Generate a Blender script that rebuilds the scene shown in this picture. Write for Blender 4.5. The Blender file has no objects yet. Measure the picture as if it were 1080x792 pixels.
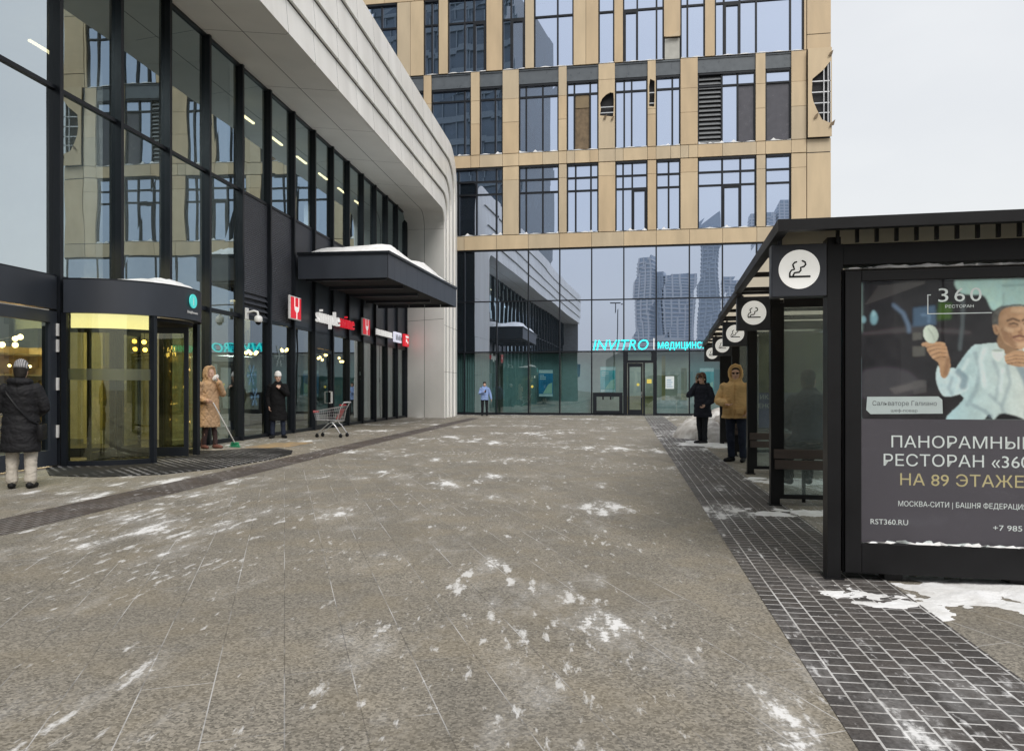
import bpy, bmesh, math, random
from mathutils import Vector, Matrix, Quaternion
from mathutils.geometry import tessellate_polygon
R = math.radians
random.seed(7)
scene = bpy.context.scene
COL = scene.collection

# ------------------------------------------------------------------ camera, sky, sun, exposure
cd = bpy.data.cameras.new('camera'); cam = bpy.data.objects.new('camera', cd); COL.objects.link(cam)
cam.location = (0, 0, 1.35); cam.rotation_euler = (R(90), 0, 0)
cd.sensor_width = 36; cd.lens = 26.667; cd.shift_y = 0.0139; cd.clip_start = .05; cd.clip_end = 4000
scene.camera = cam
SUN_EL, SUN_AZ = R(50), R(163)          # azimuth measured clockwise from +Y: behind the camera, to the right
w = bpy.data.worlds.new('World'); scene.world = w; w.use_nodes = True
nt = w.node_tree; N = nt.nodes; N.clear()
sky = N.new('ShaderNodeTexSky'); sky.sky_type = 'NISHITA'; sky.sun_disc = False
sky.sun_elevation = SUN_EL; sky.sun_rotation = SUN_AZ; sky.air_density = 1.5; sky.dust_density = 4; sky.ozone_density = 1
tc = N.new('ShaderNodeTexCoord'); mp = N.new('ShaderNodeMapping'); mp.inputs['Scale'].default_value = (1, 1, 2.5)
nz = N.new('ShaderNodeTexNoise'); nz.inputs['Scale'].default_value = 1.6; nz.inputs['Detail'].default_value = 5
cr = N.new('ShaderNodeValToRGB'); cr.color_ramp.elements[0].position = .3; cr.color_ramp.elements[1].position = .75
cr.color_ramp.elements[0].color = (5.75, 5.9, 6.2, 1); cr.color_ramp.elements[1].color = (7.3, 7.35, 7.4, 1)
mx = N.new('ShaderNodeMix'); mx.data_type = 'RGBA'; mx.inputs[0].default_value = .82
bg = N.new('ShaderNodeBackground'); bg.inputs['Strength'].default_value = .1
wo = N.new('ShaderNodeOutputWorld')
nt.links.new(tc.outputs['Generated'], mp.inputs['Vector']); nt.links.new(mp.outputs[0], nz.inputs['Vector'])
nt.links.new(nz.outputs['Fac'], cr.inputs['Fac']); nt.links.new(sky.outputs[0], mx.inputs[6]); nt.links.new(cr.outputs[0], mx.inputs[7])
nt.links.new(mx.outputs[2], bg.inputs['Color']); nt.links.new(bg.outputs[0], wo.inputs['Surface'])
sd = bpy.data.lights.new('sun', 'SUN'); sd.energy = 2.0; sd.angle = R(34); sd.color = (1, .965, .91)
sun = bpy.data.objects.new('sun', sd); COL.objects.link(sun)
tos = Vector((math.sin(SUN_AZ) * math.cos(SUN_EL), math.cos(SUN_AZ) * math.cos(SUN_EL), math.sin(SUN_EL)))
sun.rotation_euler = tos.to_track_quat('Z', 'Y').to_euler(); sun.location = tos * 50
vs = scene.view_settings
scene.display_settings.display_device = 'sRGB'
vs.view_transform = 'Standard'; vs.look = 'None'; vs.exposure = 0.42; vs.gamma = 1; vs.use_curve_mapping = False
cy = scene.cycles
cy.max_bounces = 8; cy.glossy_bounces = 5; cy.transparent_max_bounces = 16; cy.transmission_bounces = 4; cy.diffuse_bounces = 3
cy.caustics_reflective = False; cy.caustics_refractive = False; cy.sample_clamp_indirect = 6
try: cy.use_denoising = True
except Exception: pass

# ------------------------------------------------------------------ frames: each building line has its own direction
class Frame:
    def __init__(s, ox, oy, yaw): s.o = (ox, oy); s.yaw = yaw; s.c = math.cos(yaw); s.s = math.sin(yaw)
    def w(s, x, y, z=0): return Vector((s.o[0] + x * s.c - y * s.s, s.o[1] + x * s.s + y * s.c, z))
LF = Frame(0, 0, -math.atan(95 / 800))      # glass shopping building on the left (x = -9.6 is its wall)
BF = Frame(0, 41, -math.atan(.158))         # stone office building at the end
SF = Frame(0, 0, -math.atan(165 / 800))     # row of smoking shelters
CF = Frame(0, 0, -math.atan(121 / 800))     # strip of small setts
WF = Frame(0, 0, 0)

# ------------------------------------------------------------------ materials
MATS = {}
def nm_(name):
    m = bpy.data.materials.new(name); m.use_nodes = True; MATS[name] = m
    return m, m.node_tree, m.node_tree.nodes, m.node_tree.links, m.node_tree.nodes.get('Principled BSDF')
def pm(name, col, rough=.5, metal=0, var=.1, vs=3, bump=0, bs=60, spec=.5, coat=0, dirt=None, dscale=(1, 1, 1)):
    m, t, n, l, b = nm_(name)
    c = n.new('ShaderNodeTexCoord'); z = n.new('ShaderNodeTexNoise'); z.inputs['Scale'].default_value = vs; z.inputs['Detail'].default_value = 6
    mpn = n.new('ShaderNodeMapping'); mpn.inputs['Scale'].default_value = dscale
    l.new(c.outputs['Object'], mpn.inputs[0]); l.new(mpn.outputs[0], z.inputs['Vector'])
    r = n.new('ShaderNodeValToRGB'); r.color_ramp.elements[0].position = .3; r.color_ramp.elements[1].position = .7
    lo = dirt if dirt else tuple(x * (1 - var) for x in col); hi = tuple(min(1, x * (1 + var)) for x in col)
    r.color_ramp.elements[0].color = (*lo, 1); r.color_ramp.elements[1].color = (*hi, 1)
    l.new(z.outputs['Fac'], r.inputs['Fac']); l.new(r.outputs[0], b.inputs['Base Color'])
    mr = n.new('ShaderNodeMapRange'); mr.inputs['To Min'].default_value = max(0, rough - .1); mr.inputs['To Max'].default_value = min(1, rough + .1)
    l.new(z.outputs['Fac'], mr.inputs['Value']); l.new(mr.outputs[0], b.inputs['Roughness'])
    b.inputs['Metallic'].default_value = metal; b.inputs['Specular IOR Level'].default_value = spec
    if coat: b.inputs['Coat Weight'].default_value = coat; b.inputs['Coat Roughness'].default_value = .08
    if bump:
        z2 = n.new('ShaderNodeTexNoise'); z2.inputs['Scale'].default_value = bs; z2.inputs['Detail'].default_value = 4
        l.new(mpn.outputs[0], z2.inputs['Vector'])
        bp = n.new('ShaderNodeBump'); bp.inputs['Strength'].default_value = bump; bp.inputs['Distance'].default_value = .01
        l.new(z2.outputs['Fac'], bp.inputs['Height']); l.new(bp.outputs[0], b.inputs['Normal'])
    return m
def emit(name, col, strength, base=(.3, .3, .3)):
    m, t, n, l, b = nm_(name)
    b.inputs['Base Color'].default_value = (*base, 1); b.inputs['Emission Color'].default_value = (*col, 1); b.inputs['Emission Strength'].default_value = strength
    return m
def glass(name, tint, refl, base, rough=.0, wav=.0, back=None, wscale=.6, power=4.0):
    """float glass: a mirror layer whose share grows towards grazing view, over a see-through (or dark backed) layer"""
    m, t, n, l, b = nm_(name); n.remove(b); out = n.get('Material Output')
    g = n.new('ShaderNodeBsdfGlossy'); g.inputs['Color'].default_value = (*refl, 1); g.inputs['Roughness'].default_value = rough
    if back is None:
        d = n.new('ShaderNodeBsdfTransparent'); d.inputs['Color'].default_value = (*tint, 1)
    else:
        d = n.new('ShaderNodeBsdfDiffuse'); d.inputs['Color'].default_value = (*back, 1)
    lw = n.new('ShaderNodeLayerWeight'); lw.inputs['Blend'].default_value = .5
    p = n.new('ShaderNodeMath'); p.operation = 'POWER'; p.inputs[1].default_value = power
    mr = n.new('ShaderNodeMapRange'); mr.inputs['To Min'].default_value = base; mr.inputs['To Max'].default_value = 1
    l.new(lw.outputs['Facing'], p.inputs[0]); l.new(p.outputs[0], mr.inputs['Value'])
    mix = n.new('ShaderNodeMixShader'); l.new(mr.outputs[0], mix.inputs[0]); l.new(d.outputs[0], mix.inputs[1]); l.new(g.outputs[0], mix.inputs[2])
    l.new(mix.outputs[0], out.inputs['Surface'])
    if wav:
        c = n.new('ShaderNodeTexCoord'); z = n.new('ShaderNodeTexNoise'); z.inputs['Scale'].default_value = wscale; z.inputs['Detail'].default_value = 1
        l.new(c.outputs['Object'], z.inputs['Vector'])
        bp = n.new('ShaderNodeBump'); bp.inputs['Strength'].default_value = 1; bp.inputs['Distance'].default_value = wav
        l.new(z.outputs['Fac'], bp.inputs['Height']); l.new(bp.outputs[0], g.inputs['Normal'])
    return m

DARK = pm('graphite_metal', (.010, .0125, .017), .38, 0, .15, 2, spec=.3)
DARK2 = pm('charcoal_panel', (.032, .038, .050), .42, 0, .18, 1.5, dscale=(1, 1, .3))
BLACK = pm('black_paint', (.0065, .0065, .0075), .45, 0, .3, 3, .05, 30, spec=.25)
CAV = pm('cavity_dark', (.012, .013, .016), .8)
WHITE = pm('white_cladding', (.83, .825, .80), .42, 0, .07, 1.2, dscale=(1, 1, .15), dirt=(.74, .73, .70))
SOFF = pm('soffit_cladding', (.80, .795, .77), .45, 0, .06, .8)
GOLDB = pm('sandstone_cladding_greyer', (.47, .385, .265), .55, 0, .10, .9, .08, 40, dscale=(2.2, 2.2, .5))
GOLDC = pm('sandstone_cladding_browner', (.49, .375, .235), .55, 0, .10, .9, .08, 40, dscale=(2.2, 2.2, .5))
GOLD = pm('sandstone_cladding', (.52, .41, .265), .55, 0, .10, .9, .08, 40, dscale=(2.2, 2.2, .5))
GREYB = pm('grey_spandrel', (.10, .115, .13), .3)
SNOW = pm('snow', (.84, .85, .87), .75, 0, .06, 4, .8, 26, dirt=(.66, .655, .64))
DSNOW = pm('dirty_snow', (.70, .69, .67), .8, 0, .1, 3, 1.0, 7, dirt=(.30, .27, .24))
INTW = pm('interior_wall', (.33, .33, .32), .7)
INTD = pm('interior_dark', (.07, .07, .075), .7)
TEALB = pm('teal_grey_board', (.20, .29, .29), .5)
BRWN = pm('weathered_board', (.16, .115, .07), .8, 0, .3, 5)
STEEL = pm('steel', (.55, .56, .57), .28, .9, .08)
ALU = pm('white_paint', (.78, .78, .77), .35)
RED = pm('red_paint', (.50, .018, .030), .35)
REDL = emit('lit_red_face', (.80, .02, .04), .42, (.5, .02, .03))
WHL = emit('lit_white_letters', (1, .98, .95), .35, (.8, .8, .8))
TURQ = emit('lit_turquoise_letters', (.02, .86, .84), .95, (.05, .5, .5))
WOOD = pm('bench_wood', (.060, .043, .037), .55, 0, .25, 3, .2, 40, dscale=(.6, 6, 6))
SIGNW = emit('backlit_sign_disc', (1, .99, .93), .30, (.80, .80, .78))
def translucent(name, col, t_w, clear=None, cw=0.0, rough=.05):
    m, t, n, l, b = nm_(name); out = n.get('Material Output'); b.inputs['Base Color'].default_value = (*col, 1); b.inputs['Roughness'].default_value = .4
    tr_ = n.new('ShaderNodeBsdfTranslucent'); tr_.inputs['Color'].default_value = (*col, 1)
    mx_ = n.new('ShaderNodeMixShader'); mx_.inputs[0].default_value = t_w; l.new(b.outputs[0], mx_.inputs[1]); l.new(tr_.outputs[0], mx_.inputs[2]); last = mx_
    if cw:
        c = n.new('ShaderNodeTexCoord'); z = n.new('ShaderNodeTexNoise'); z.inputs['Scale'].default_value = 2.2; z.inputs['Detail'].default_value = 5; l.new(c.outputs['Object'], z.inputs['Vector'])
        mr_ = n.new('ShaderNodeMapRange'); mr_.inputs['To Min'].default_value = cw - .12; mr_.inputs['To Max'].default_value = cw + .12; l.new(z.outputs['Fac'], mr_.inputs['Value'])
        cl = n.new('ShaderNodeBsdfTransparent'); cl.inputs['Color'].default_value = (*clear, 1)
        m3 = n.new('ShaderNodeMixShader'); l.new(mr_.outputs[0], m3.inputs[0]); l.new(mx_.outputs[0], m3.inputs[1]); l.new(cl.outputs[0], m3.inputs[2]); last = m3
    l.new(last.outputs[0], out.inputs['Surface']); return m
POLY = translucent('polycarbonate_roof', (.78, .74, .66), .75)
LAMPY = emit('warm_lamp', (1, .62, .22), 11)
LAMPW = emit('linear_lamp', (1, .80, .45), 4.5)
YBAND = emit('lit_yellow_ceiling_band', (1.0, .97, .80), 1.0, (.5, .48, .25))

GL_L = glass('curtain_glass', (.50, .58, .58), (.66, .80, .85), .42, 0, .003, power=3)
GL_O = glass('pale_curtain_glass', (.36, .42, .42), (.84, .92, .96), .66, 0, .003, power=3)
GL_F = glass('office_glass', (0, 0, 0), (.70, .80, 1.0), .74, 0, .002, back=(.035, .05, .07), wscale=.35)
GL_G = glass('shop_glass', (.58, .76, .76), (.78, .86, .90), .26, 0, .003)
GL_R = glass('warm_tint_door_glass', (.86, .84, .60), (.75, .80, .76), .10)  # the yellow light indoors is put into this glass tint
GL_S = translucent('grimy_shelter_glass', (.50, .55, .55), .55, (.86, .91, .90), .74)
GL_P = glass('poster_glass', (.93, .95, .95), (.9, .95, 1), .010, power=6)

# ------------------------------------------------------------------ mesh builder
def outline_loops(me):
    """closed outlines of a lettering mesh made of bare edges (or of the rims of its faces)"""
    co = [(q.co.x, q.co.y) for q in me.vertices]; nxt = {}
    if len(me.polygons):
        cnt = {}
        for f in me.polygons:
            v = list(f.vertices)
            for a, b in zip(v, v[1:] + v[:1]): cnt.setdefault(frozenset((a, b)), []).append((a, b))
        for e in cnt.values():
            if len(e) == 1: nxt.setdefault(e[0][0], []).append(e[0][1])
    else:
        for e in me.edges: nxt.setdefault(e.vertices[0], []).append(e.vertices[1])
    out = []; seen = set()
    for st in list(nxt):
        if st in seen: continue
        lp = []; c = st
        while c not in seen and c in nxt: seen.add(c); lp.append(co[c]); c = nxt[c][0]
        if len(lp) > 2: out.append(lp)
    return out
class MB:
    def __init__(s): s.v = []; s.f = []; s.m = []; s.smooth = False
    def _a(s, vs, fs, mi=0):
        o = len(s.v); s.v += [tuple(p) for p in vs]; s.f += [tuple(i + o for i in f) for f in fs]; s.m += [mi] * len(fs); return s
    def box(s, x0, x1, y0, y1, z0, z1, mi=0, bev=0):
        x0, x1 = min(x0, x1), max(x0, x1); y0, y1 = min(y0, y1), max(y0, y1); z0, z1 = min(z0, z1), max(z0, z1)
        if bev:
            bm = bmesh.new(); bmesh.ops.create_cube(bm, size=1)
            for q in bm.verts: q.co = ((x0 + x1) / 2 + q.co.x * (x1 - x0), (y0 + y1) / 2 + q.co.y * (y1 - y0), (z0 + z1) / 2 + q.co.z * (z1 - z0))
            bmesh.ops.bevel(bm, geom=bm.edges[:], offset=bev, segments=2, profile=.6, affect='EDGES')
            bm.verts.index_update(); s._a([q.co[:] for q in bm.verts], [[q.index for q in f.verts] for f in bm.faces], mi); bm.free(); return s
        return s._a([(x0, y0, z0), (x1, y0, z0), (x1, y1, z0), (x0, y1, z0), (x0, y0, z1), (x1, y0, z1), (x1, y1, z1), (x0, y1, z1)],
                    [(0, 3, 2, 1), (4, 5, 6, 7), (0, 1, 5, 4), (1, 2, 6, 5), (2, 3, 7, 6), (3, 0, 4, 7)], mi)
    def quad(s, a, b, c, d, mi=0): return s._a([a, b, c, d], [(0, 1, 2, 3)], mi)
    def prism(s, poly, t0, t1, plane='xz', holes=(), mi=0):
        """polygon (with holes) in a plane, thickened from t0 to t1 along the plane's normal axis"""
        loops = [list(poly)] + [list(h) for h in holes]
        tris = tessellate_polygon([[Vector((p[0], p[1], 0)) for p in lp] for lp in loops])
        flat = [p for lp in loops for p in lp]; n = len(flat)
        mk = (lambda p, t: (p[0], t, p[1])) if plane == 'xz' else ((lambda p, t: (p[0], p[1], t)) if plane == 'xy' else (lambda p, t: (t, p[0], p[1])))
        vs = [mk(p, t0) for p in flat] + [mk(p, t1) for p in flat]
        fs = [tuple(t) for t in tris] + [tuple(i + n for i in reversed(t)) for t in tris]
        o = 0
        for lp in loops:
            k = len(lp)
            for i in range(k):
                j = (i + 1) % k; fs.append((o + i, o + j, o + j + n, o + i + n))
            o += k
        return s._a(vs, fs, mi)
    def tube(s, pts, rad, seg=8, mi=0, flat=1.0, caps=True, flatdir=None):
        """round tube through pts; rad one value or one per point; rounded ends"""
        P = [Vector(p) for p in pts]; k = len(P)
        rr = list(rad) if hasattr(rad, '__len__') else [rad] * k
        T = [((P[min(i + 1, k - 1)] - P[max(i - 1, 0)])).normalized() for i in range(k)]
        if caps:
            P = [P[0] - T[0] * rr[0] * .7] + P + [P[-1] + T[-1] * rr[-1] * .7]; rr = [rr[0] * .55] + rr + [rr[-1] * .55]; T = [T[0]] + T + [T[-1]]; k += 2
        up = Vector(flatdir) if flatdir else (Vector((0, 0, 1)) if abs(T[0].z) < .9 else Vector((0, 1, 0)))
        vs = []; nv = (up - T[0] * up.dot(T[0])).normalized()
        for i in range(k):
            nv = (nv - T[i] * nv.dot(T[i])).normalized(); bn = T[i].cross(nv)
            for j in range(seg):
                a = 2 * math.pi * j / seg; vs.append(P[i] + (nv * math.cos(a) * flat + bn * math.sin(a)) * rr[i])
        fs = [(i * seg + j, i * seg + (j + 1) % seg, (i + 1) * seg + (j + 1) % seg, (i + 1) * seg + j) for i in range(k - 1) for j in range(seg)]
        fs += [tuple(range(seg - 1, -1, -1)), tuple((k - 1) * seg + j for j in range(seg))]
        return s._a(vs, fs, mi)
    def loft(s, rings, seg=20, mi=0, xf=None):
        """stacked ellipses (cx, cy, cz, rx, ry)"""
        vs = []
        for (cx, cy_, cz, rx, ry) in rings:
            for j in range(seg):
                a = 2 * math.pi * j / seg; p = Vector((cx + rx * math.cos(a), cy_ + ry * math.sin(a), cz)); vs.append(xf @ p if xf else p)
        k = len(rings)
        fs = [(i * seg + j, i * seg + (j + 1) % seg, (i + 1) * seg + (j + 1) % seg, (i + 1) * seg + j) for i in range(k - 1) for j in range(seg)]
        fs += [tuple(range(seg - 1, -1, -1)), tuple((k - 1) * seg + j for j in range(seg))]
        return s._a(vs, fs, mi)
    def ball(s, c, r, seg=10, mi=0, sc=(1, 1, 1)):
        n = max(5, seg // 2 + 1)
        return s.loft([(c[0], c[1], c[2] + r * sc[2] * math.sin(t), max(1e-4, r * sc[0] * math.cos(t)), max(1e-4, r * sc[1] * math.cos(t))) for t in [-math.pi / 2 * .985 + math.pi * .985 * i / (n - 1) for i in range(n)]], seg, mi)
    def text(s, body, x, z, y, width=None, height=None, bold=0, shear=0, depth=.004, mi=0, align='L', flip=False, xscale=1.0, axis='x'):
        cu = bpy.data.curves.new('t', 'FONT'); cu.body = body; cu.offset = bold; cu.shear = shear; cu.resolution_u = 3; cu.fill_mode = 'NONE'
        ob = bpy.data.objects.new('t', cu); COL.objects.link(ob); bpy.context.view_layer.update()
        me = bpy.data.meshes.new_from_object(ob.evaluated_get(bpy.context.evaluated_depsgraph_get()))
        loops = outline_loops(me)
        bpy.data.objects.remove(ob); bpy.data.curves.remove(cu); bpy.data.meshes.remove(me)
        allp = [p for lp in loops for p in lp]
        x0 = min(p[0] for p in allp); x1 = max(p[0] for p in allp)
        k = (width / (x1 - x0)) if width else height / .73
        kz = height / .73 if height else k
        off = {'L': 0, 'C': -(x1 - x0) * k / 2, 'R': -(x1 - x0) * k}[align]
        area = lambda lp: sum(a[0] * b[1] - b[0] * a[1] for a, b in zip(lp, lp[1:] + lp[:1])) / 2
        def inside(p, lp):
            c = False
            for a, b in zip(lp, lp[1:] + lp[:1]):
                if (a[1] > p[1]) != (b[1] > p[1]) and p[0] < (b[0] - a[0]) * (p[1] - a[1]) / (b[1] - a[1]) + a[0]: c = not c
            return c
        def holder(lp):
            c = [q for q in loops if q is not lp and abs(area(q)) > abs(area(lp)) and inside(lp[0], q) and inside(lp[len(lp) // 2], q)]
            return min(c, key=lambda q: abs(area(q))) if c else None
        own = [(lp, holder(lp)) for lp in loops]
        holes = [(lp, h) for lp, h in own if h is not None and area(lp) * area(h) < 0]; hid = {id(lp) for lp, h in holes}
        outs = [lp for lp in loops if id(lp) not in hid]
        T = lambda p: (x + off + (p[0] - x0) * k * xscale, z + p[1] * kz)
        for n_o, lp in enumerate(outs):
            hs = [h for h, q in holes if q is lp]
            d2 = depth * (1 + .02 * (n_o % 3))
            if axis == 'x': s.prism([T(p) for p in lp], y, y - d2, 'xz', [[T(p) for p in h] for h in hs], mi)
            else: s.prism([T(p) for p in lp], y, y + d2, 'yz', [[T(p) for p in h] for h in hs], mi)
        return x + off, x + off + (x1 - x0) * k
    def mesh(s, name, mats, off=(0, 0, 0), smooth=None):
        me = bpy.data.meshes.new(name)
        me.from_pydata([(p[0] - off[0], p[1] - off[1], p[2] - off[2]) for p in s.v], [], s.f)
        for m in (mats if isinstance(mats, (list, tuple)) else [mats]): me.materials.append(m)
        me.polygons.foreach_set('material_index', s.m)
        bm = bmesh.new(); bm.from_mesh(me); bmesh.ops.recalc_face_normals(bm, faces=bm.faces); bm.to_mesh(me); bm.free()
        if smooth is not None:
            me.polygons.foreach_set('use_smooth', [True] * len(me.polygons))
            try: me.set_sharp_from_angle(angle=R(smooth))
            except Exception: pass
        me.update(); return me
    def build(s, name, mats, parent=None, smooth=None, raw=False):
        off = parent.get('_b', (0, 0, 0)) if parent is not None else (0, 0, 0)
        o = bpy.data.objects.new(name, s.mesh(name, mats, off, smooth)); COL.objects.link(o)
        if parent is not None:
            o.parent = parent; o['_b'] = tuple(off)
        return o
def thing(name, label, cat, fr=WF, base=(0, 0, 0), group=None, kind=None, yaw=0):
    o = bpy.data.objects.new(name, None); COL.objects.link(o); o.empty_display_size = .2
    o.location = fr.w(*base); o.rotation_euler = (0, 0, fr.yaw + yaw); o['_b'] = tuple(base)
    o['label'] = label; o['category'] = cat
    if group: o['group'] = group
    if kind: o['kind'] = kind
    return o
def solo(name, mb, mats, label, cat, fr=WF, base=(0, 0, 0), group=None, kind=None, smooth=None):
    """a thing that is one mesh; mb is in the frame's coordinates"""
    o = bpy.data.objects.new(name, mb.mesh(name, mats, base, smooth)); COL.objects.link(o)
    o.location = fr.w(*base); o.rotation_euler = (0, 0, fr.yaw)
    o['label'] = label; o['category'] = cat
    if group: o['group'] = group
    if kind: o['kind'] = kind
    return o
def copy_tree(o, parent=None):
    c = o.copy(); COL.objects.link(c)
    if parent is not None: c.parent = parent
    for ch in list(o.children): copy_tree(ch, c)
    return c
def voxel(mb, size, mats, name, off=(0, 0, 0), smooth_it=3):
    """fuse overlapping closed shapes into one continuous skin"""
    me = mb.mesh('tmp', mats); o = bpy.data.objects.new('tmp', me); COL.objects.link(o)
    r = o.modifiers.new('r', 'REMESH'); r.mode = 'VOXEL'; r.voxel_size = size; r.use_smooth_shade = True
    sm = o.modifiers.new('s', 'SMOOTH'); sm.factor = .5; sm.iterations = smooth_it
    bpy.context.view_layer.update()
    m2 = bpy.data.meshes.new_from_object(o.evaluated_get(bpy.context.evaluated_depsgraph_get())); m2.name = name
    bpy.data.objects.remove(o); bpy.data.meshes.remove(me)
    m2.materials.clear()
    for m in (mats if isinstance(mats, (list, tuple)) else [mats]): m2.materials.append(m)
    return m2

# ------------------------------------------------------------------ ground materials
def ground_mat(name, rot, bw, bh, c1, c2, mortar, msize, snow, speck=.5, rough=.75, off=.5, snowj=.5):
    m, t, n, l, b = nm_(name)
    tcn = n.new('ShaderNodeTexCoord'); mpn = n.new('ShaderNodeMapping'); mpn.inputs['Rotation'].default_value = (0, 0, rot)
    l.new(tcn.outputs['Object'], mpn.inputs[0])
    br = n.new('ShaderNodeTexBrick'); br.offset = off; br.inputs['Scale'].default_value = 1
    br.inputs['Brick Width'].default_value = bw; br.inputs['Row Height'].default_value = bh; br.inputs['Mortar Size'].default_value = msize
    br.inputs['Mortar Smooth'].default_value = .3; br.inputs['Bias'].default_value = 0
    br.inputs['Color1'].default_value = (*c1, 1); br.inputs['Color2'].default_value = (*c2, 1); br.inputs['Mortar'].default_value = (*mortar, 1)
    l.new(mpn.outputs[0], br.inputs['Vector'])
    def noise(scale, det=5, vec=tcn.outputs['Object'], rgh=.55):
        z = n.new('ShaderNodeTexNoise'); z.inputs['Scale'].default_value = scale; z.inputs['Detail'].default_value = det; z.inputs['Roughness'].default_value = rgh
        l.new(vec, z.inputs['Vector']); return z.outputs['Fac']
    def ramp(f, a, bb):
        q = n.new('ShaderNodeMapRange'); q.clamp = True; q.interpolation_type = 'SMOOTHSTEP'; q.inputs['From Min'].default_value = a; q.inputs['From Max'].default_value = bb
        l.new(f, q.inputs['Value']); return q.outputs[0]
    def math_(op, a, bb):
        q = n.new('ShaderNodeMath'); q.operation = op
        for i, x in enumerate((a, bb)):
            if isinstance(x, (int, float)): q.inputs[i].default_value = x
            else: l.new(x, q.inputs[i])
        return q.outputs[0]
    def mixc(f, a, bb, mode='MIX'):
        q = n.new('ShaderNodeMix'); q.data_type = 'RGBA'; q.blend_type = mode
        if isinstance(f, (int, float)): q.inputs[0].default_value = f
        else: l.new(f, q.inputs[0])
        for i, x in ((6, a), (7, bb)):
            if isinstance(x, tuple): q.inputs[i].default_value = (*x, 1)
            else: l.new(x, q.inputs[i])
        return q.outputs[2]
    # granite speckle, worn tone and damp blotches
    vn = n.new('ShaderNodeTexVoronoi'); vn.inputs['Scale'].default_value = 88; l.new(tcn.outputs['Object'], vn.inputs['Vector'])
    sepc = n.new('ShaderNodeSeparateColor'); l.new(vn.outputs['Color'], sepc.inputs[0])
    sp = math_('ADD', math_('MULTIPLY', sepc.outputs[0], .6), math_('MULTIPLY', noise(150, 2, rgh=.8), .4))
    g0 = n.new('ShaderNodeMapRange'); g0.inputs['To Min'].default_value = 1 - speck; g0.inputs['To Max'].default_value = 1 + speck; l.new(sp, g0.inputs['Value'])
    q = n.new('ShaderNodeCombineColor'); [l.new(g0.outputs[0], q.inputs[i]) for i in range(3)]
    c = mixc(1.0, br.outputs['Color'], q.outputs[0], 'MULTIPLY')
    bl = ramp(noise(.55, 6), .35, .7); c = mixc(math_('MULTIPLY', bl, .35), c, tuple(x * .62 for x in c1))
    hue = ramp(noise(1.7, 5), .4, .7); c = mixc(math_('MULTIPLY', hue, .25), c, (c1[0] * 1.25, c1[1] * 1.12, c1[2] * .85))
    # thin trodden snow: patches stretched the way it was swept, plus what stays in the joints
    mp2 = n.new('ShaderNodeMapping'); mp2.inputs['Rotation'].default_value = (0, 0, R(-52)); mp2.inputs['Scale'].default_value = (1, .38, 1); l.new(tcn.outputs['Object'], mp2.inputs[0])
    big = ramp(noise(.33, 3), .40, .66)
    med = noise(2.1, 8, mp2.outputs[0], .66)
    mp3 = n.new('ShaderNodeMapping'); mp3.inputs['Rotation'].default_value = (0, 0, R(-75)); mp3.inputs['Scale'].default_value = (1, .3, 1); mp3.inputs['Location'].default_value = (7, 3, 0); l.new(tcn.outputs['Object'], mp3.inputs[0])
    med2 = noise(6.5, 6, mp3.outputs[0], .6)
    fine = noise(22, 4, rgh=.7)
    s_ = math_('ADD', math_('ADD', med, math_('MULTIPLY', math_('SUBTRACT', fine, .5), .22)), math_('MULTIPLY', math_('SUBTRACT', big, .5), .16))
    s2_ = math_('ADD', med2, math_('ADD', math_('MULTIPLY', math_('SUBTRACT', fine, .5), .2), math_('MULTIPLY', math_('SUBTRACT', big, .6), .14)))
    patch = math_('MAXIMUM', ramp(s_, snow[0], snow[1]), math_('MULTIPLY', ramp(s2_, snow[0] - .01, snow[1] + .01), .75))
    mp4 = n.new('ShaderNodeMapping'); mp4.inputs['Rotation'].default_value = (0, 0, R(-60)); mp4.inputs['Scale'].default_value = (1, .28, 1); l.new(tcn.outputs['Object'], mp4.inputs[0])
    fl_ = math_('ADD', noise(15, 5, mp4.outputs[0], .65), math_('MULTIPLY', math_('SUBTRACT', noise(.42, 4), .5), .35))
    patch = math_('MAXIMUM', patch, math_('MULTIPLY', ramp(fl_, .60, .70), .62))
    jn = math_('MULTIPLY', math_('MULTIPLY', br.outputs['Fac'], ramp(noise(1.1, 4), .42, .62)), snowj)
    sm_ = math_('MINIMUM', math_('ADD', patch, jn), 1.0)
    haze = math_('MULTIPLY', ramp(s_, snow[0] - .12, snow[1]), .20)
    sm_ = math_('MAXIMUM', sm_, haze)
    c = mixc(math_('MULTIPLY', sm_, .86), c, (.80, .80, .80)); l.new(c, b.inputs['Base Color'])
    rr = n.new('ShaderNodeMapRange'); rr.inputs['To Min'].default_value = rough - .15; rr.inputs['To Max'].default_value = rough + .12; l.new(noise(6, 4), rr.inputs['Value']); l.new(rr.outputs[0], b.inputs['Roughness'])
    bp = n.new('ShaderNodeBump'); bp.inputs['Strength'].default_value = .35; bp.inputs['Distance'].default_value = .004
    hh = math_('ADD', math_('SUBTRACT', math_('MULTIPLY', sp, .12), math_('MULTIPLY', br.outputs['Fac'], 1.2)), math_('MULTIPLY', sm_, .9))
    l.new(hh, bp.inputs['Height']); l.new(bp.outputs[0], b.inputs['Normal'])
    b.inputs['Specular IOR Level'].default_value = .35
    return m
PAVE = ground_mat('granite_slabs', R(-106.7), 1.25, .31, (.232, .212, .178), (.190, .174, .146), (.12, .11, .095), .0032, (.603, .672), .88, snowj=.55)
SETT = ground_mat('dark_setts', R(90), .110, .120, (.052, .048, .047), (.085, .076, .072), (.34, .33, .315), .006, (.59, .69), .55, snowj=.6)
SETB = ground_mat('brown_setts', R(90), .21, .075, (.070, .055, .048), (.055, .046, .042), (.12, .10, .09), .007, (.72, .80), .3, snowj=.3)

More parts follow.
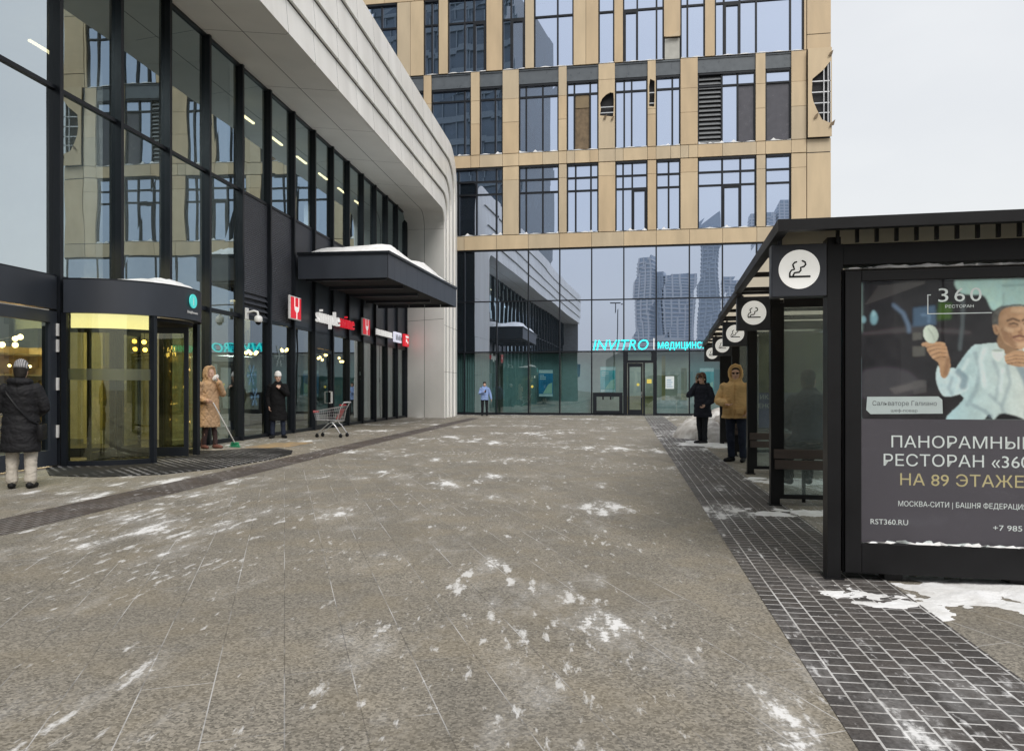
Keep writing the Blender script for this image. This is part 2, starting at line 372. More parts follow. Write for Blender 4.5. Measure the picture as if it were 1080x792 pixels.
S = 'structure'
g = MB(); 
g.quad((-1500, -1500, 0), (1500, -1500, 0), (1500, 1500, 0), (-1500, 1500, 0))
solo('ground', g, PAVE, 'wide square of brown granite slabs dusted with trodden snow', 'ground', kind=S)
def strip(pts, z, t=.0): 
    m = MB(); m._a([(x, y, z) for x, y in pts], [tuple(range(len(pts)))]); return m
solo('sett_strip', strip([(.86, -20), (1.82, -20), (1.82, 39.6), (.86, 39.6)], .004), SETT, 'strip of small black setts with snow in its joints', 'path', CF, (0, 0, 0), kind=S)
solo('drain_strip', strip([(-6.22, -20), (-5.42, -20), (-5.55, 12), (-5.75, 35.5), (-6.25, 35.5)], .004), SETB, 'narrow band of dark brown setts in front of the glass building', 'path', LF, (0, 0, 0), kind=S)
KERB = pm('grey_kerb', (.30, .29, .27), .8, 0, .15, 3)
solo('threshold_strip', strip([(-3.0, -.9), (17, -.9), (17, 0), (-3.0, 0)], .004), SETT, 'darker paving strip along the foot of the office building', 'path', BF, (0, 0, 0), kind=S)

# entrance mat of studded rubber in front of the revolving door
matm, t_, n_, l_, b_ = nm_('studded_mat')
tcn = n_.new('ShaderNodeTexCoord'); mpn = n_.new('ShaderNodeMapping'); mpn.inputs['Rotation'].default_value = (0, 0, R(45)); l_.new(tcn.outputs['Object'], mpn.inputs[0])
vo = n_.new('ShaderNodeTexVoronoi'); vo.inputs['Scale'].default_value = 7.5; vo.inputs['Randomness'].default_value = .1; l_.new(mpn.outputs[0], vo.inputs['Vector'])
cr = n_.new('ShaderNodeValToRGB'); cr.color_ramp.elements[0].position = .20; cr.color_ramp.elements[1].position = .27; cr.color_ramp.elements[0].color = (.42, .42, .43, 1); cr.color_ramp.elements[1].color = (.016, .016, .017, 1)
nz2 = n_.new('ShaderNodeTexNoise'); nz2.inputs['Scale'].default_value = .9; nz2.inputs['Detail'].default_value = 3; l_.new(tcn.outputs['Object'], nz2.inputs['Vector'])
mm = n_.new('ShaderNodeMix'); mm.data_type = 'RGBA'; mr = n_.new('ShaderNodeMapRange'); mr.inputs['From Min'].default_value = .4; mr.inputs['From Max'].default_value = .62; l_.new(nz2.outputs['Fac'], mr.inputs['Value']); l_.new(mr.outputs[0], mm.inputs[0])
mm.inputs[6].default_value = (.022, .022, .023, 1); l_.new(vo.outputs['Distance'], cr.inputs['Fac']); l_.new(cr.outputs[0], mm.inputs[7]); l_.new(mm.outputs[2], b_.inputs['Base Color']); b_.inputs['Roughness'].default_value = .85; b_.inputs['Specular IOR Level'].default_value = .15
m = MB(); m.prism([(-9.5, 12.0), (-8.6, 10.95), (-7.7, 10.85), (-6.95, 11.3), (-6.5, 12.3), (-6.35, 14.0), (-6.45, 15.2), (-6.8, 16.1), (-7.4, 16.7), (-8.0, 16.5), (-8.5, 15.9), (-9.5, 15.9)], .001, .012, 'xy')
solo('entrance_mat', m, matm, 'half-round black studded mat before the revolving door', 'mat', LF, (-8, 14, 0))
TACT = pm('salted_ochre_tiles', (.33, .22, .10), .8, 0, .3, 5, dirt=(.20, .17, .13))
m = MB()
for i in range(6):
    for j in range(3):
        if (i, j) in ((0, 2), (5, 0)): continue
        m.box(-8.25 + j * .31, -7.95 + j * .31, 16.8 + i * .31, 17.1 + i * .31, .001, .010, 0, .003)
solo('tactile_tiles', m, TACT, 'small field of ochre tactile tiles beside the broom', 'paving', LF, (-8, 17.3, 0))

# ------------------------------------------------------------------ left building
lb = thing('shopping_building', 'long glass shopping building with black mullions under a white curved overhang', 'building', LF, (-9.6, 12, 0))
XW, Y0, DY = -9.6, 12.36, 1.71
YS, YE = -17.0, 36.4
# white ribbon that runs along the eaves and bends down to the ground
def ppath(fz, y_end, r, yb, zb):
    """list of panels; each a list of (y,z) points, along the eaves, round the bend, down the pillar"""
    pan = []; ys = [y for y in yb if y < y_end - r - .3]
    for a, b in zip(ys[:-1], ys[1:]): pan.append([(a, fz), (b, fz)])
    pan.append([(ys[-1], fz), (y_end - r, fz)])
    pan.append([(y_end - r + r * math.sin(t), fz - r + r * math.cos(t)) for t in [math.pi / 2 * i / 8 for i in range(9)]])
    zs = [fz - r] + [z for z in zb if z < fz - r - .3] + [0.0]
    for a, b in zip(zs[:-1], zs[1:]): pan.append([(y_end, a), (y_end, b)])
    return pan
yb = [YS + 1.71 * i for i in range(40)]; zb = [6.6, 4.4, 2.2]
FR_ = [0, .23, .455, .73, 1.0]
rib = MB()
def ribbon_at(f): return (9.75 + 3.8 * f, 35.2 + 3.4 * f, .8 + 1.2 * f)
ybn = [y for y in yb if y < 33.4]
for i in range(4):
    f0, f1 = FR_[i] + .007, FR_[i + 1] - .005
    A = ppath(ribbon_at(f0)[0], ribbon_at(f0)[1], ribbon_at(f0)[2], ybn, zb); Bq = ppath(ribbon_at(f1)[0], ribbon_at(f1)[1], ribbon_at(f1)[2], ybn, zb)
    xa, xb = -7.36, -7.44
    for pa, pb in zip(A, Bq):
        pa = list(pa); pb = list(pb)
        if len(pa) == 2:      # leave a fine open joint
            def trim(p):
                (y0, z0), (y1, z1) = p; d = math.hypot(y1 - y0, z1 - z0); e = .007 / max(d, .1)
                return [(y0 + (y1 - y0) * e, z0 + (z1 - z0) * e), (y1 - (y1 - y0) * e, z1 - (z1 - z0) * e)]
            pa, pb = trim(pa), trim(pb)
        for k in range(len(pa) - 1):
            a0, a1, b0, b1 = pa[k], pa[k + 1], pb[k], pb[k + 1]
            rib.quad((xa, *a0), (xa, *a1), (xb, *b1), (xb, *b0))
            rib.quad((xa, *a0), (xa, *a1), (xa - .08, *a1), (xa - .08, *a0))      # lower lip
rib.build('fascia', WHITE, lb)
core = MB()
core.box(-9.55, -7.55, YS, 33.2, 10.12, 13.35); core.prism([(33.2, 10.12), (33.2, 13.35), (36.2, 13.35), (37.8, 12.7), (38.3, 11.2), (38.3, 0), (36.75, 0), (36.75, 9.2), (36.4, 9.9), (35.9, 10.12)], -9.55, -7.55, 'yz')
core.build('fascia_core', CAV, lb)
sf = MB()
def so(x): k = (-7.4 - x) / 2.2; return 9.75 + .25 * k, 35.2 + 1.2 * k
yb2 = [YS + 3.42 * i for i in range(19)]; yb2 = [y for y in yb2 if y < 33.2]
for xa, xb in ((-7.40, -8.49), (-8.51, -9.6)):
    A = ppath(so(xa)[0], so(xa)[1], .8, yb2, [4.7, 9.9]); Bq = ppath(so(xb)[0], so(xb)[1], .8, yb2, [4.7, 9.9])
    for pa, pb in zip(A, Bq):
        if len(pa) == 2: pa, pb = trim(pa), trim(pb)
        for k in range(len(pa) - 1): sf.quad((xa, *pa[k]), (xa, *pa[k + 1]), (xb, *pb[k + 1]), (xb, *pb[k]))
sf.build('soffit', SOFF, lb, 30)
rf = MB(); rf.box(-30, -7.6, YS, 38.2, 13.36, 13.5); rf.build('roof', DARK2, lb)
# interior: lobby near, two floors beyond
it = MB()
it.box(-30, -9.7, YS, 38.3, 10.06, 10.11); it.box(-18.2, -18, YS, 38.3, 0, 10.05); it.box(-18, -9.8, 19.0, 19.1, 0, 10.05); it.box(-18, -9.9, 19.1, 38.2, 4.9, 5.4)
it.box(-30, -7.6, YS - .2, YS, 0, 13.5); it.box(-30, -9.6, 38.3, 38.5, 0, 13.3)
it.build('interior_wall', INTW, lb)
fl = MB(); fl.box(-18, -9.75, YS, 38.2, -.05, .02); fl.build('interior_floor', INTD, lb)
for y in (10.5, 17.2, 24.5, 31): clm = MB(); clm.box(-12.6, -12.1, y, y + .5, .03, 10.04); clm.build('interior_column', INTW, lb)
# curtain wall bay by bay
ribm, t_, n_, l_, b_ = nm_('ribbed_panel')
tcn = n_.new('ShaderNodeTexCoord'); wv = n_.new('ShaderNodeTexWave'); wv.wave_type = 'BANDS'; wv.bands_direction = 'Z'; wv.inputs['Scale'].default_value = 6; l_.new(tcn.outputs['Object'], wv.inputs['Vector'])
b_.inputs['Base Color'].default_value = (.065, .070, .085, 1); b_.inputs['Roughness'].default_value = .45
bp = n_.new('ShaderNodeBump'); bp.inputs['Strength'].default_value = .7; bp.inputs['Distance'].default_value = .02; l_.new(wv.outputs['Fac'], bp.inputs['Height']); l_.new(bp.outputs[0], b_.inputs['Normal'])
GL_H = glass('ground_floor_glass', (.42, .52, .52), (.74, .82, .84), .24, 0, .0035, power=3)
ZA, ZB, ZS = 6.67, 3.32, 10.02
nb0 = int((YS - Y0) / DY); 
def pane(mb, y0, y1, z0, z1, x=XW, j=.004):
    r = lambda: x + random.uniform(-j, j)
    mb.quad((r(), y0, z0), (r(), y1, z0), (r(), y1, z1), (r(), y0, z1))
DOORK = 7           # bay of the shop door
for k in range(nb0, 15):
    y0, y1 = Y0 + DY * (k - 1), Y0 + DY * k
    gl = MB(); pane(gl, y0, y1, ZA, ZS); gl.build('upper_pane', GL_O if k <= 0 else GL_L, lb)
    if k < 5: gl = MB(); pane(gl, y0, y1, ZB, ZA); gl.build('middle_pane', GL_O if k <= 0 else GL_L, lb)
    if k not in (-1, 0, 1, 2, 8): gl = MB(); pane(gl, y0, y1, .10, ZB - .02); gl.build('ground_pane', GL_H, lb)
    if k >= 5:
        pn = MB(); mat = ribm if k <= 6 else DARK2
        if k == 5:
            pn.box(XW - .05, XW + .02, y0, y1, 4.0, ZA); 
            for q in range(4): pn.quad((XW + .05, y0 + .05, 3.38 + .155 * q), (XW + .05, y1 - .05, 3.38 + .155 * q), (XW - .04, y1 - .05, 3.50 + .155 * q), (XW - .04, y0 + .05, 3.50 + .155 * q))
            pn.box(XW - .06, XW - .05, y0, y1, ZB, 4.0)
        else: pn.box(XW - .05, XW + .02, y0, y1, ZB, ZA)
        pn.build('spandrel_panel', mat, lb)
bars = []
for k in range(nb0, 15):
    y = Y0 + DY * k; m = MB(); m.box(XW - .08, XW + .13, y - .045, y + .045, .0, ZS + .02); m.build('mullion', DARK, lb)
tr = MB()
for z, hw in ((ZA, .035), (ZB, .05)): tr.box(XW - .05, XW + .05, YS, YE, z - hw, z + hw)
tr.box(XW - .05, XW + .06, YS, 10.3, .0, .12); tr.box(XW - .05, XW + .06, 15.9, YE, .0, .10); tr.box(XW - .05, XW + .06, YS, YE, 9.93, 10.0)
tr.build('transom', DARK, lb)
# dark band and glazed door to the left of the revolving door
sb = MB(); sb.box(XW - .05, XW + .08, 7.0, 12.3, 2.76, ZB + .02); sb.build('door_header', DARK2, lb)
for (a, b) in ((10.72, 12.28), (8.95, 10.58)):
    dm = MB(); yy0, yy1 = a, b
    dm.box(XW, XW + .10, yy0, yy0 + .16, .03, 2.72); dm.box(XW, XW + .10, yy1 - .16, yy1, .03, 2.72); dm.box(XW, XW + .10, yy0 + .16, yy1 - .16, 2.52, 2.72); dm.box(XW, XW + .10, yy0 + .16, yy1 - .16, .03, .30)
    d_ = dm.build('door', DARK2, lb)
    pg = MB(); pane(pg, yy0 + .16, yy1 - .16, .30, 2.52, XW + .05, .002); pg.build('door_pane', GL_H, d_)
    for z in (.62, 1.45, 2.12, 2.4): hm = MB(); hm.box(XW + .10, XW + .13, yy1 - .03, yy1 + .02, z - .11, z + .11, 0, .004); hm.build('hinge', ALU, d_)
# glazed shop door under the canopy (bay 8)
y0, y1 = Y0 + DY * 7 + .06, Y0 + DY * 8 - .06
dm = MB(); dm.box(XW, XW + .09, y0, y0 + .11, .02, 2.72); dm.box(XW, XW + .09, y1 - .11, y1, .02, 2.72); dm.box(XW, XW + .09, y0 + .11, y1 - .11, 2.60, 2.72); dm.box(XW, XW + .09, y0 + .11, y1 - .11, .02, .16); dm.box(XW - .04, XW + .05, y0, y1, 2.75, ZB)
d_ = dm.build('door', DARK, lb)
pg = MB(); pane(pg, y0 + .11, y1 - .11, .16, 2.60, XW + .04, .002); pg.build('door_pane', GL_H, d_)
hd = MB(); hd.tube([(XW + .09, y1 - .30, 1.28), (XW + .16, y1 - .30, 1.28), (XW + .16, y1 - .30, .88), (XW + .09, y1 - .30, .88)], .018, 6); hd.tube([(XW + .09, y1 - .20, 1.28), (XW + .16, y1 - .20, 1.28), (XW + .16, y1 - .20, .88), (XW + .09, y1 - .20, .88)], .018, 6); hd.build('door_handle', ALU, d_)
# pale roller blinds behind the far bays
for k in range(11, 15):
    y0, y1 = Y0 + DY * (k - 1), Y0 + DY * k; b_ = MB(); b_.box(XW - .25, XW - .23, y0 + .5, y1 - .1, .2, 3.2); b_.build('blind', pm('blind_cloth', (.42, .47, .46), .8) if k == 11 else MATS['blind_cloth'], lb)

# canopy over the shop door
cn = thing('entrance_canopy', 'heavy charcoal box canopy heaped with snow over the shop door', 'canopy', LF, (-9.6, 22.7, 0))
pl_ = [(XW + .21, 22.6), (-6.5, 22.6), (-6.03, 31.1), (XW + .21, 31.1)]
m = MB()
def side(a, b, z0, z1, n=7, inset=0):
    for i in range(n):
        p = lambda t: (a[0] + (b[0] - a[0]) * t, a[1] + (b[1] - a[1]) * t)
        A_, B_ = p((i + .006) / n), p((i + .994) / n); m.quad((*A_, z0), (*B_, z0), (*B_, z1), (*A_, z1))
side(pl_[0], pl_[1], 4.78, 5.52, 1); side(pl_[1], pl_[2], 4.78, 5.52, 14); side(pl_[2], pl_[3], 4.78, 5.52, 5)
m.build('canopy_panel', DARK2, cn)
m = MB(); s_ = [(XW + .215, 22.63), (-6.53, 22.63), (-6.06, 31.07), (XW + .215, 31.07)]
m.prism(s_, 4.90, 5.50, 'xy'); m.build('canopy_core', CAV, cn)
m = MB(); o2 = [(XW + .21, 22.55), (-6.45, 22.55), (-5.98, 31.15), (XW + .21, 31.15)]
m.prism(o2, 5.52, 5.60, 'xy'); m.build('canopy_coping', DARK, cn)
m = MB()
for i in range(4): m = MB(); m.box(XW + .25, -6.75, 23.2 + 2.05 * i, 23.32 + 2.05 * i, 4.80, 4.9); m.build('canopy_rib', DARK2, cn)
def drift(quad, nu, nv, hmax, seed, fr, base, label, bias=.35, sc=1.0, cat='snow', mat=SNOW):
    """snow on the ground whose ragged rim is where the heap dips below the paving"""
    from mathutils import noise as mno
    a, b, c, d = [Vector((*p, 0)) for p in quad]; vs = []; off = Vector((seed * 13.7, seed * 3.1, 0))
    for i in range(nu + 1):
        for j in range(nv + 1):
            u, v = i / nu, j / nv; p = (a * (1 - u) + b * u) * (1 - v) + (d * (1 - u) + c * u) * v
            e = math.sin(math.pi * u) ** .5 * math.sin(math.pi * v) ** .5
            q = p * sc + off; h = mno.noise(q * .9) * .8 + mno.noise(q * 2.7) * .5 + mno.noise(q * 8) * .28 + mno.noise(q * 21) * .14
            vs.append((p.x, p.y, hmax * (e * (1 + bias) - 1.0 + h * .75) if e > .02 else -.05))
    W_ = nv + 1; m = MB(); fs = []
    for i in range(nu):
        for j in range(nv):
            f = (i * W_ + j, (i + 1) * W_ + j, (i + 1) * W_ + j + 1, i * W_ + j + 1)
            if max(vs[k][2] for k in f) > .0: fs.append(f)
    used = sorted({k for f in fs for k in f}); ix = {k: n for n, k in enumerate(used)}
    m._a([vs[k] for k in used], [tuple(ix[k] for k in f) for f in fs])
    return solo('snow_patch', m, mat, label, cat, fr, base, kind='stuff', smooth=70)
def snow_sheet(quad, nu, nv, z0, hmax, seed, fr, base, label, cat='snow', mat=SNOW, edge=.12, gap=0.0, group=None, lump=1.0):
    rnd = random.Random(seed); ph = [(rnd.uniform(0, 6), rnd.uniform(.6, 2.2), rnd.uniform(.6, 2.2)) for _ in range(5)]
    vs = []; a, b, c, d = [Vector((*p, 0)) for p in quad]
    for i in range(nu + 1):
        for j in range(nv + 1):
            u, v = i / nu, j / nv; p = (a * (1 - u) + b * u) * (1 - v) + (d * (1 - u) + c * u) * v
            e = min(1, min(u, 1 - u) / edge) * min(1, min(v, 1 - v) / edge); e = math.sin(e * math.pi / 2)
            h = sum(math.sin(p.x * q[1] + q[0]) * math.cos(p.y * q[2] * lump + q[0]) for q in ph) / 5
            vs.append((p.x + rnd.uniform(-.02, .02), p.y + rnd.uniform(-.02, .02), z0 + max(.004, e * hmax * (.62 + .45 * h)) + (rnd.uniform(-.01, .01) if e > .1 else 0)))
    m = MB(); W_ = nv + 1
    m._a(vs, [(i * W_ + j, (i + 1) * W_ + j, (i + 1) * W_ + j + 1, i * W_ + j + 1) for i in range(nu) for j in range(nv)])
    bq = [(p[0], p[1], z0) for p in quad]; m._a(bq, [(0, 1, 2, 3)])
    return solo('snow_cover', m, mat, label, cat, fr, base, kind='stuff', smooth=60)
snow_sheet([(XW + .22, 22.7), (-6.52, 22.62), (-6.05, 31.0), (XW + .22, 31.0)], 16, 44, 5.60, .64, 3, LF, (-8, 27, 5.6), 'thick white snow lying on top of the charcoal canopy', edge=.16)

# revolving door drum
rd = thing('revolving_door', 'revolving door with charcoal drum header, glass tinted for warm indoor light and turquoise number disc', 'door', LF, (-9.45, 13.8, 0))
cx, cyy, rr_ = -9.42, 13.80, 1.48
def arc(a0, a1, n, r=rr_): return [(cx + r * math.cos(R(a0 + (a1 - a0) * i / n)), cyy + r * math.sin(R(a0 + (a1 - a0) * i / n))) for i in range(n + 1)]
def wall_arc(mb, a0, a1, z0, z1, r, th, n=24, mi=0):
    o_ = arc(a0, a1, n, r); i_ = arc(a0, a1, n, r - th); mb.prism(o_ + i_[::-1], z0, z1, 'xy', (), mi)
m = MB(); wall_arc(m, -88, 88, 2.70, 3.28, rr_ + .06, .14); m.build('drum_header', DARK2, rd, 30)
m = MB(); m.prism(arc(-89, 89, 30, rr_ + .05), 3.28, 3.31, 'xy'); m.build('drum_top', DARK, rd)
m = MB(); m.prism(arc(-89, 89, 30, rr_ - .1), 2.62, 2.68, 'xy'); m.build('drum_ceiling', CAV, rd)
m = MB(); wall_arc(m, -86, -33, .10, 2.70, rr_, .02); m.build('curved_pane', GL_R, rd, 40)
m = MB(); wall_arc(m, -85, -34, 2.44, 2.695, rr_ - .03, .015); m.build('light_band', YBAND, rd, 40)
FROST = glass('frosted_band', (.62, .64, .44), (.6, .62, .5), .25, .35)
m = MB(); wall_arc(m, -86, -33, 1.52, 1.72, rr_ + .012, .004); m.build('frosted_band', FROST, rd, 40)
m = MB()
for a in (-88, -32, 42, 88):
    p = (cx + rr_ * math.cos(R(a)), cyy + rr_ * math.sin(R(a))); m.box(p[0] - .05, p[0] + .05, p[1] - .05, p[1] + .05, 0, 2.70)
wall_arc(m, -86, -33, .0, .10, rr_ + .02, .06); wall_arc(m, 43, 87, .0, .10, rr_ + .02, .06)
m.build('drum_post', DARK, rd)
m = MB(); wall_arc(m, 43, 87, .10, 2.70, rr_, .02); m.build('curved_pane', GL_R, rd, 40)
for a in (15, 105, 195, 285):     # turning wings
    dx, dy = math.cos(R(a)), math.sin(R(a)); nx, ny = -dy * .025, dx * .025
    f_ = MB(); P_ = lambda t, s: (cx + dx * t + nx * s, cyy + dy * t + ny * s)
    for (t0, t1, z0, z1) in ((.04, .12, .04, 2.58), (1.26, 1.34, .04, 2.58), (.12, 1.26, .04, .22), (.12, 1.26, 2.46, 2.58)):
        f_.prism([P_(t0, -1), P_(t1, -1), P_(t1, 1), P_(t0, 1)], z0, z1, 'xy')
    wg = f_.build('door_wing', DARK, rd)
    q = MB(); q.quad((*P_(.12, 0), .22), (*P_(1.26, 0), .22), (*P_(1.26, 0), 2.46), (*P_(.12, 0), 2.46)); q.build('wing_pane', glass('wing_glass', (.70, .72, .55), (.8, .85, .85), .08) if a == 15 else MATS['wing_glass'], wg)
m = MB(); a = 47.0
def on_drum(mb_fn, ang, r):
    tmp = MB(); mb_fn(tmp); Q = Matrix.Translation((cx, cyy, 0)) @ Matrix.Rotation(R(ang + 90), 4, 'Z') @ Matrix.Translation((0, -r, 0))
    tmp.v = [tuple(Q @ Vector(p)) for p in tmp.v]; return tmp
circ = lambda r, n=32, x=0, z=0: [(x + r * math.cos(2 * math.pi * i / n), z + r * math.sin(2 * math.pi * i / n)) for i in range(n)]
TQD = emit('turquoise_disc', (.05, .62, .60), .35, (.1, .6, .58))
q = on_drum(lambda t: t.prism(circ(.135, 32, 0, 3.06), -.02, 0), 2, rr_ + .07)
nd = q.build('number_disc', TQD, rd)
q = on_drum(lambda t: (t.text('1', 0, 2.985, -.021, height=.15, bold=.02, align='C'), t.text('Вход/Entrance', 0, 2.82, -.001, width=.40, bold=.01, align='C')), 2, rr_ + .07)
q.build('lettering', ALU, rd)
m = MB(); m.ball((cx + 1.50 * math.cos(R(30)), cyy + 1.5 * math.sin(R(30)), 2.72), .05, 10); m.box(cx + 1.5 * math.cos(R(52)) - .05, cx + 1.5 * math.cos(R(52)) + .08, cyy + 1.5 * math.sin(R(52)) - .05, cyy + 1.5 * math.sin(R(52)) + .05, 2.72, 2.80, 0, .01)
m.build('sensor', BLACK, rd)
m = MB(); P_ = arc(-80, 80, 20, rr_ - .02)
rnd = random.Random(2); vs_ = []
for i, (x, y) in enumerate(P_):
    for t, h in ((1.0, 0), (.92, .10), (.7, .20), (.4, .16)):
        kk = .25 + .75 * max(0, math.sin((i - 3) / 17 * math.pi)); vs_.append((cx + (x - cx) * t, cyy + (y - cyy) * t, 3.312 + h * kk * rnd.uniform(.7, 1.1)))
m._a(vs_, [(i * 4 + j, (i + 1) * 4 + j, (i + 1) * 4 + j + 1, i * 4 + j + 1) for i in range(20) for j in range(3)])
solo('snow_cover', m, SNOW, 'thin heap of snow on top of the revolving door drum', 'snow', LF, (cx, cyy, 3.31), kind='stuff', smooth=60)

# lamps inside
for i, (x, z) in enumerate(((-10.7, 9.55), (-13.4, 9.55))):
    for y in ([19.4 + 2.1 * q for q in range(7)] if i == 0 else [8.6, 11.2, 13.8, 16.4, 19.3]):
        m = MB(); m.box(x - .035, x + .035, y, y + .85, z, z + .05); m2 = MB(); m2.box(x - .003, x + .003, y + .4, y + .41, z + .05, 10.05)
        o = thing('ceiling_light', 'slim glowing strip lamp hung behind the upper glazing', 'lamp', LF, (x, y, z), 'strip lamps hung behind the upper glass')
        m.build('lamp_tube', LAMPW, o); m2.build('cord', BLACK, o)
def pendant(x, y, z, n, r, label, seed):
    rnd = random.Random(seed); o = thing('chandelier', label, 'lamp', LF, (x, y, z)); st = MB(); st.tube([(x, y, z), (x, y, z + .9)], .012, 6); st.build('stem', BLACK, o)
    for i in range(n):
        a = 2 * math.pi * i / n; bx, by, bz = x + r * math.cos(a), y + r * math.sin(a), z + rnd.uniform(-.12, .12)
        b_ = MB(); b_.ball((bx, by, bz), .055, 10); b_.build('bulb', LAMPY, o, 60)
        s2 = MB(); s2.tube([(x, y, z), (bx, by, bz + .05)], .006, 5); s2.build('arm', BLACK, o)
pendant(-11.6, 13.4, 2.30, 9, .36, 'chandelier with a ring of warm bulbs behind the revolving door', 1)
pendant(-11.2, 17.5, 2.45, 6, .25, 'chandelier of warm bulbs in the pane behind the beige coat', 2)
pendant(-10.6, 22.0, 2.55, 5, .16, 'chandelier of warm bulbs under the first red wine-glass sign', 4)
pendant(-10.6, 24.6, 2.6, 6, .18, 'chandelier of warm bulbs just left of the shop door', 5)
pendant(-10.6, 27.9, 2.6, 5, .16, 'chandelier of warm bulbs just right of the shop door', 6)
pendant(-10.6, 30.2, 2.6, 5, .16, 'chandelier of warm bulbs below the second wine-glass sign', 8)
for (x, y, z, e, sz) in ((-12.2, 13.4, 4.4, 420, 2.5), (-12.0, 25.5, 4.4, 120, 2.0), (-13.5, 12.5, 9.3, 500, 4.0), (-13.0, 28.0, 9.3, 350, 4.0)):  # unseen area lights added to brighten the interior behind the glass
    ld = bpy.data.lights.new('interior_fill', 'AREA'); ld.energy = e; ld.size = sz; ld.color = (1, .78, .42) if z < 5 else (.92, .97, 1); lo = bpy.data.objects.new('interior_fill', ld); COL.objects.link(lo); lo.location = LF.w(x, y, z)

# made-up shelves of small lamps, added for a golden glow in the lobby
SHF = pm('warm_shelf', (.42, .30, .13), .6, 0, .3, 3)
for (x, y0, lab) in ((-13.2, 11.6, 'tall shelf of small lamps added for a warm glow behind the left glass half'), (-12.6, 14.2, 'tall shelf of small lamps added for a warm glow behind the right glass half')):
    o = thing('glow_shelf', lab, 'shelf', LF, (x, y0, 0)); m = MB(); m.box(x - .4, x - .36, y0, y0 + 1.7, .03, 2.3); m.box(x - .36, x, y0, y0 + .04, .03, 2.3); m.box(x - .36, x, y0 + 1.66, y0 + 1.7, .03, 2.3); m.build('case', SHF, o)
    for q in range(5): m = MB(); m.box(x - .36, x, y0 + .04, y0 + 1.66, .3 + .45 * q, .34 + .45 * q); m.build('shelf_board', SHF, o)
    for q in range(9):
        m = MB(); rnd = random.Random(int(y0 * 10) + q); m.ball((x - .1, y0 + .15 + rnd.random() * 1.4, .52 + .45 * rnd.randrange(4)), .035, 8); m.build('glow_lamp', LAMPY, o)
# signs on the left building
def wineglass(mb, yc, zc, h, x, mi):
    P = lambda pts: mb.prism([(yc + a * h, zc + b * h) for a, b in pts], x, x + .012, 'yz', (), mi)
    P([(-.24, .46), (-.19, .46), (-.19, .05), (-.24, .05)]); P([(.19, .46), (.24, .46), (.24, .05), (.19, .05)])
    P([(-.24, .06), (.24, .06), (.21, -.08), (.10, -.16), (.03, -.20), (.03, -.46), (-.03, -.46), (-.03, -.20), (-.10, -.16), (-.21, -.08)])
for (y0, y1, z0, z1, lab) in ((21.85, 22.7, 3.48, 4.20, 'lit red box sign with white wine glass, left of the white and red lettering'), (28.8, 29.75, 3.50, 4.18, 'lit red box sign with white wine glass, right of the white and red lettering')):
    o = thing('shop_sign', lab, 'sign', LF, (XW + .2, y0, z0), 'red wine-glass signs over the shop'); x = XW + .22
    m = MB(); m.box(x, x + .07, y0, y1, z0, z1, 0, .02); m.build('sign_case', ALU, o)
    m = MB(); m.box(x + .066, x + .078, y0 + .05, y1 - .03, z0 + .04, z1 - .04, 0, .004); m.build('sign_face', REDL, o)
    m = MB(); wineglass(m, (y0 + y1) / 2 + .05, (z0 + z1) / 2, z1 - z0, x + .078, 0); m.build('emblem', WHL, o)
o = thing('shop_sign', 'lit lettering reading simple in white and wine in red under the canopy', 'sign', LF, (XW + .2, 24.0, 3.5))
m = MB(); _, e_ = m.text('simple', 24.05, 3.60, XW + .22, width=2.12, height=.50, bold=.008, depth=.10, axis='y'); m.build('white_letters', WHL, o)
m = MB(); m.text('wine', e_ + .08, 3.60, XW + .22, width=1.5, height=.50, bold=.006, depth=.10, axis='y'); m.build('red_letters', REDL, o)
m = MB(); m.box(XW + .20, XW + .22, 24.0, 27.8, 3.64, 3.67); m.box(XW + .20, XW + .22, 24.0, 27.8, 3.86, 3.89); m.build('rail', DARK, o)
o = thing('shop_sign', 'long low sign of small white letters beyond the second red sign', 'sign', LF, (XW + .2, 30.7, 3.6))
m = MB(); rnd = random.Random(5); y = 30.8
while y < 33.2:
    w_ = rnd.uniform(.10, .17); m.box(XW + .21, XW + .26, y, y + .045, 3.66, 3.90); m.box(XW + .21, XW + .26, y + .045, y + w_, 3.66 + rnd.choice((0, .1, .19)), 3.71 + .19 * rnd.choice((0, 1))); y += w_ + .05
m.build('white_letters', WHL, o); m = MB(); m.box(XW + .20, XW + .212, 30.7, 33.3, 3.62, 3.94); m.build('sign_panel', DARK, o)
o = thing('shop_sign', 'pale lilac box sign between the white letters and the last red sign', 'sign', LF, (XW + .2, 33.4, 3.5))
m = MB(); m.box(XW + .2, XW + .3, 33.45, 34.6, 3.52, 3.98, 0, .02); m.build('sign_case', emit('lit_lilac', (.72, .72, .85), .5, (.6, .6, .7)), o)
m = MB(); [m.tube([(XW + .305, 33.6 + q * .26, 3.62), (XW + .305, 33.6 + q * .26, 3.88), (XW + .305, 33.72 + q * .26, 3.75), (XW + .305, 33.72 + q * .26, 3.62)], .014, 5) for q in range(4)]; m.build('dark_marks', DARK2, o)
o = thing('shop_sign', 'small lit red sign at the far end beside the white pillar', 'sign', LF, (XW + .2, 35.2, 3.4))
m = MB(); m.box(XW + .2, XW + .32, 35.1, 35.9, 3.42, 4.0, 0, .02); m.build('sign_case', REDL, o)
m = MB(); m.box(XW + .322, XW + .33, 35.25, 35.75, 3.82, 3.92); m.box(XW + .322, XW + .33, 35.3, 35.5, 3.62, 3.76); m.box(XW + .322, XW + .33, 35.55, 35.7, 3.56, 3.66); m.build('white_marks', WHL, o)
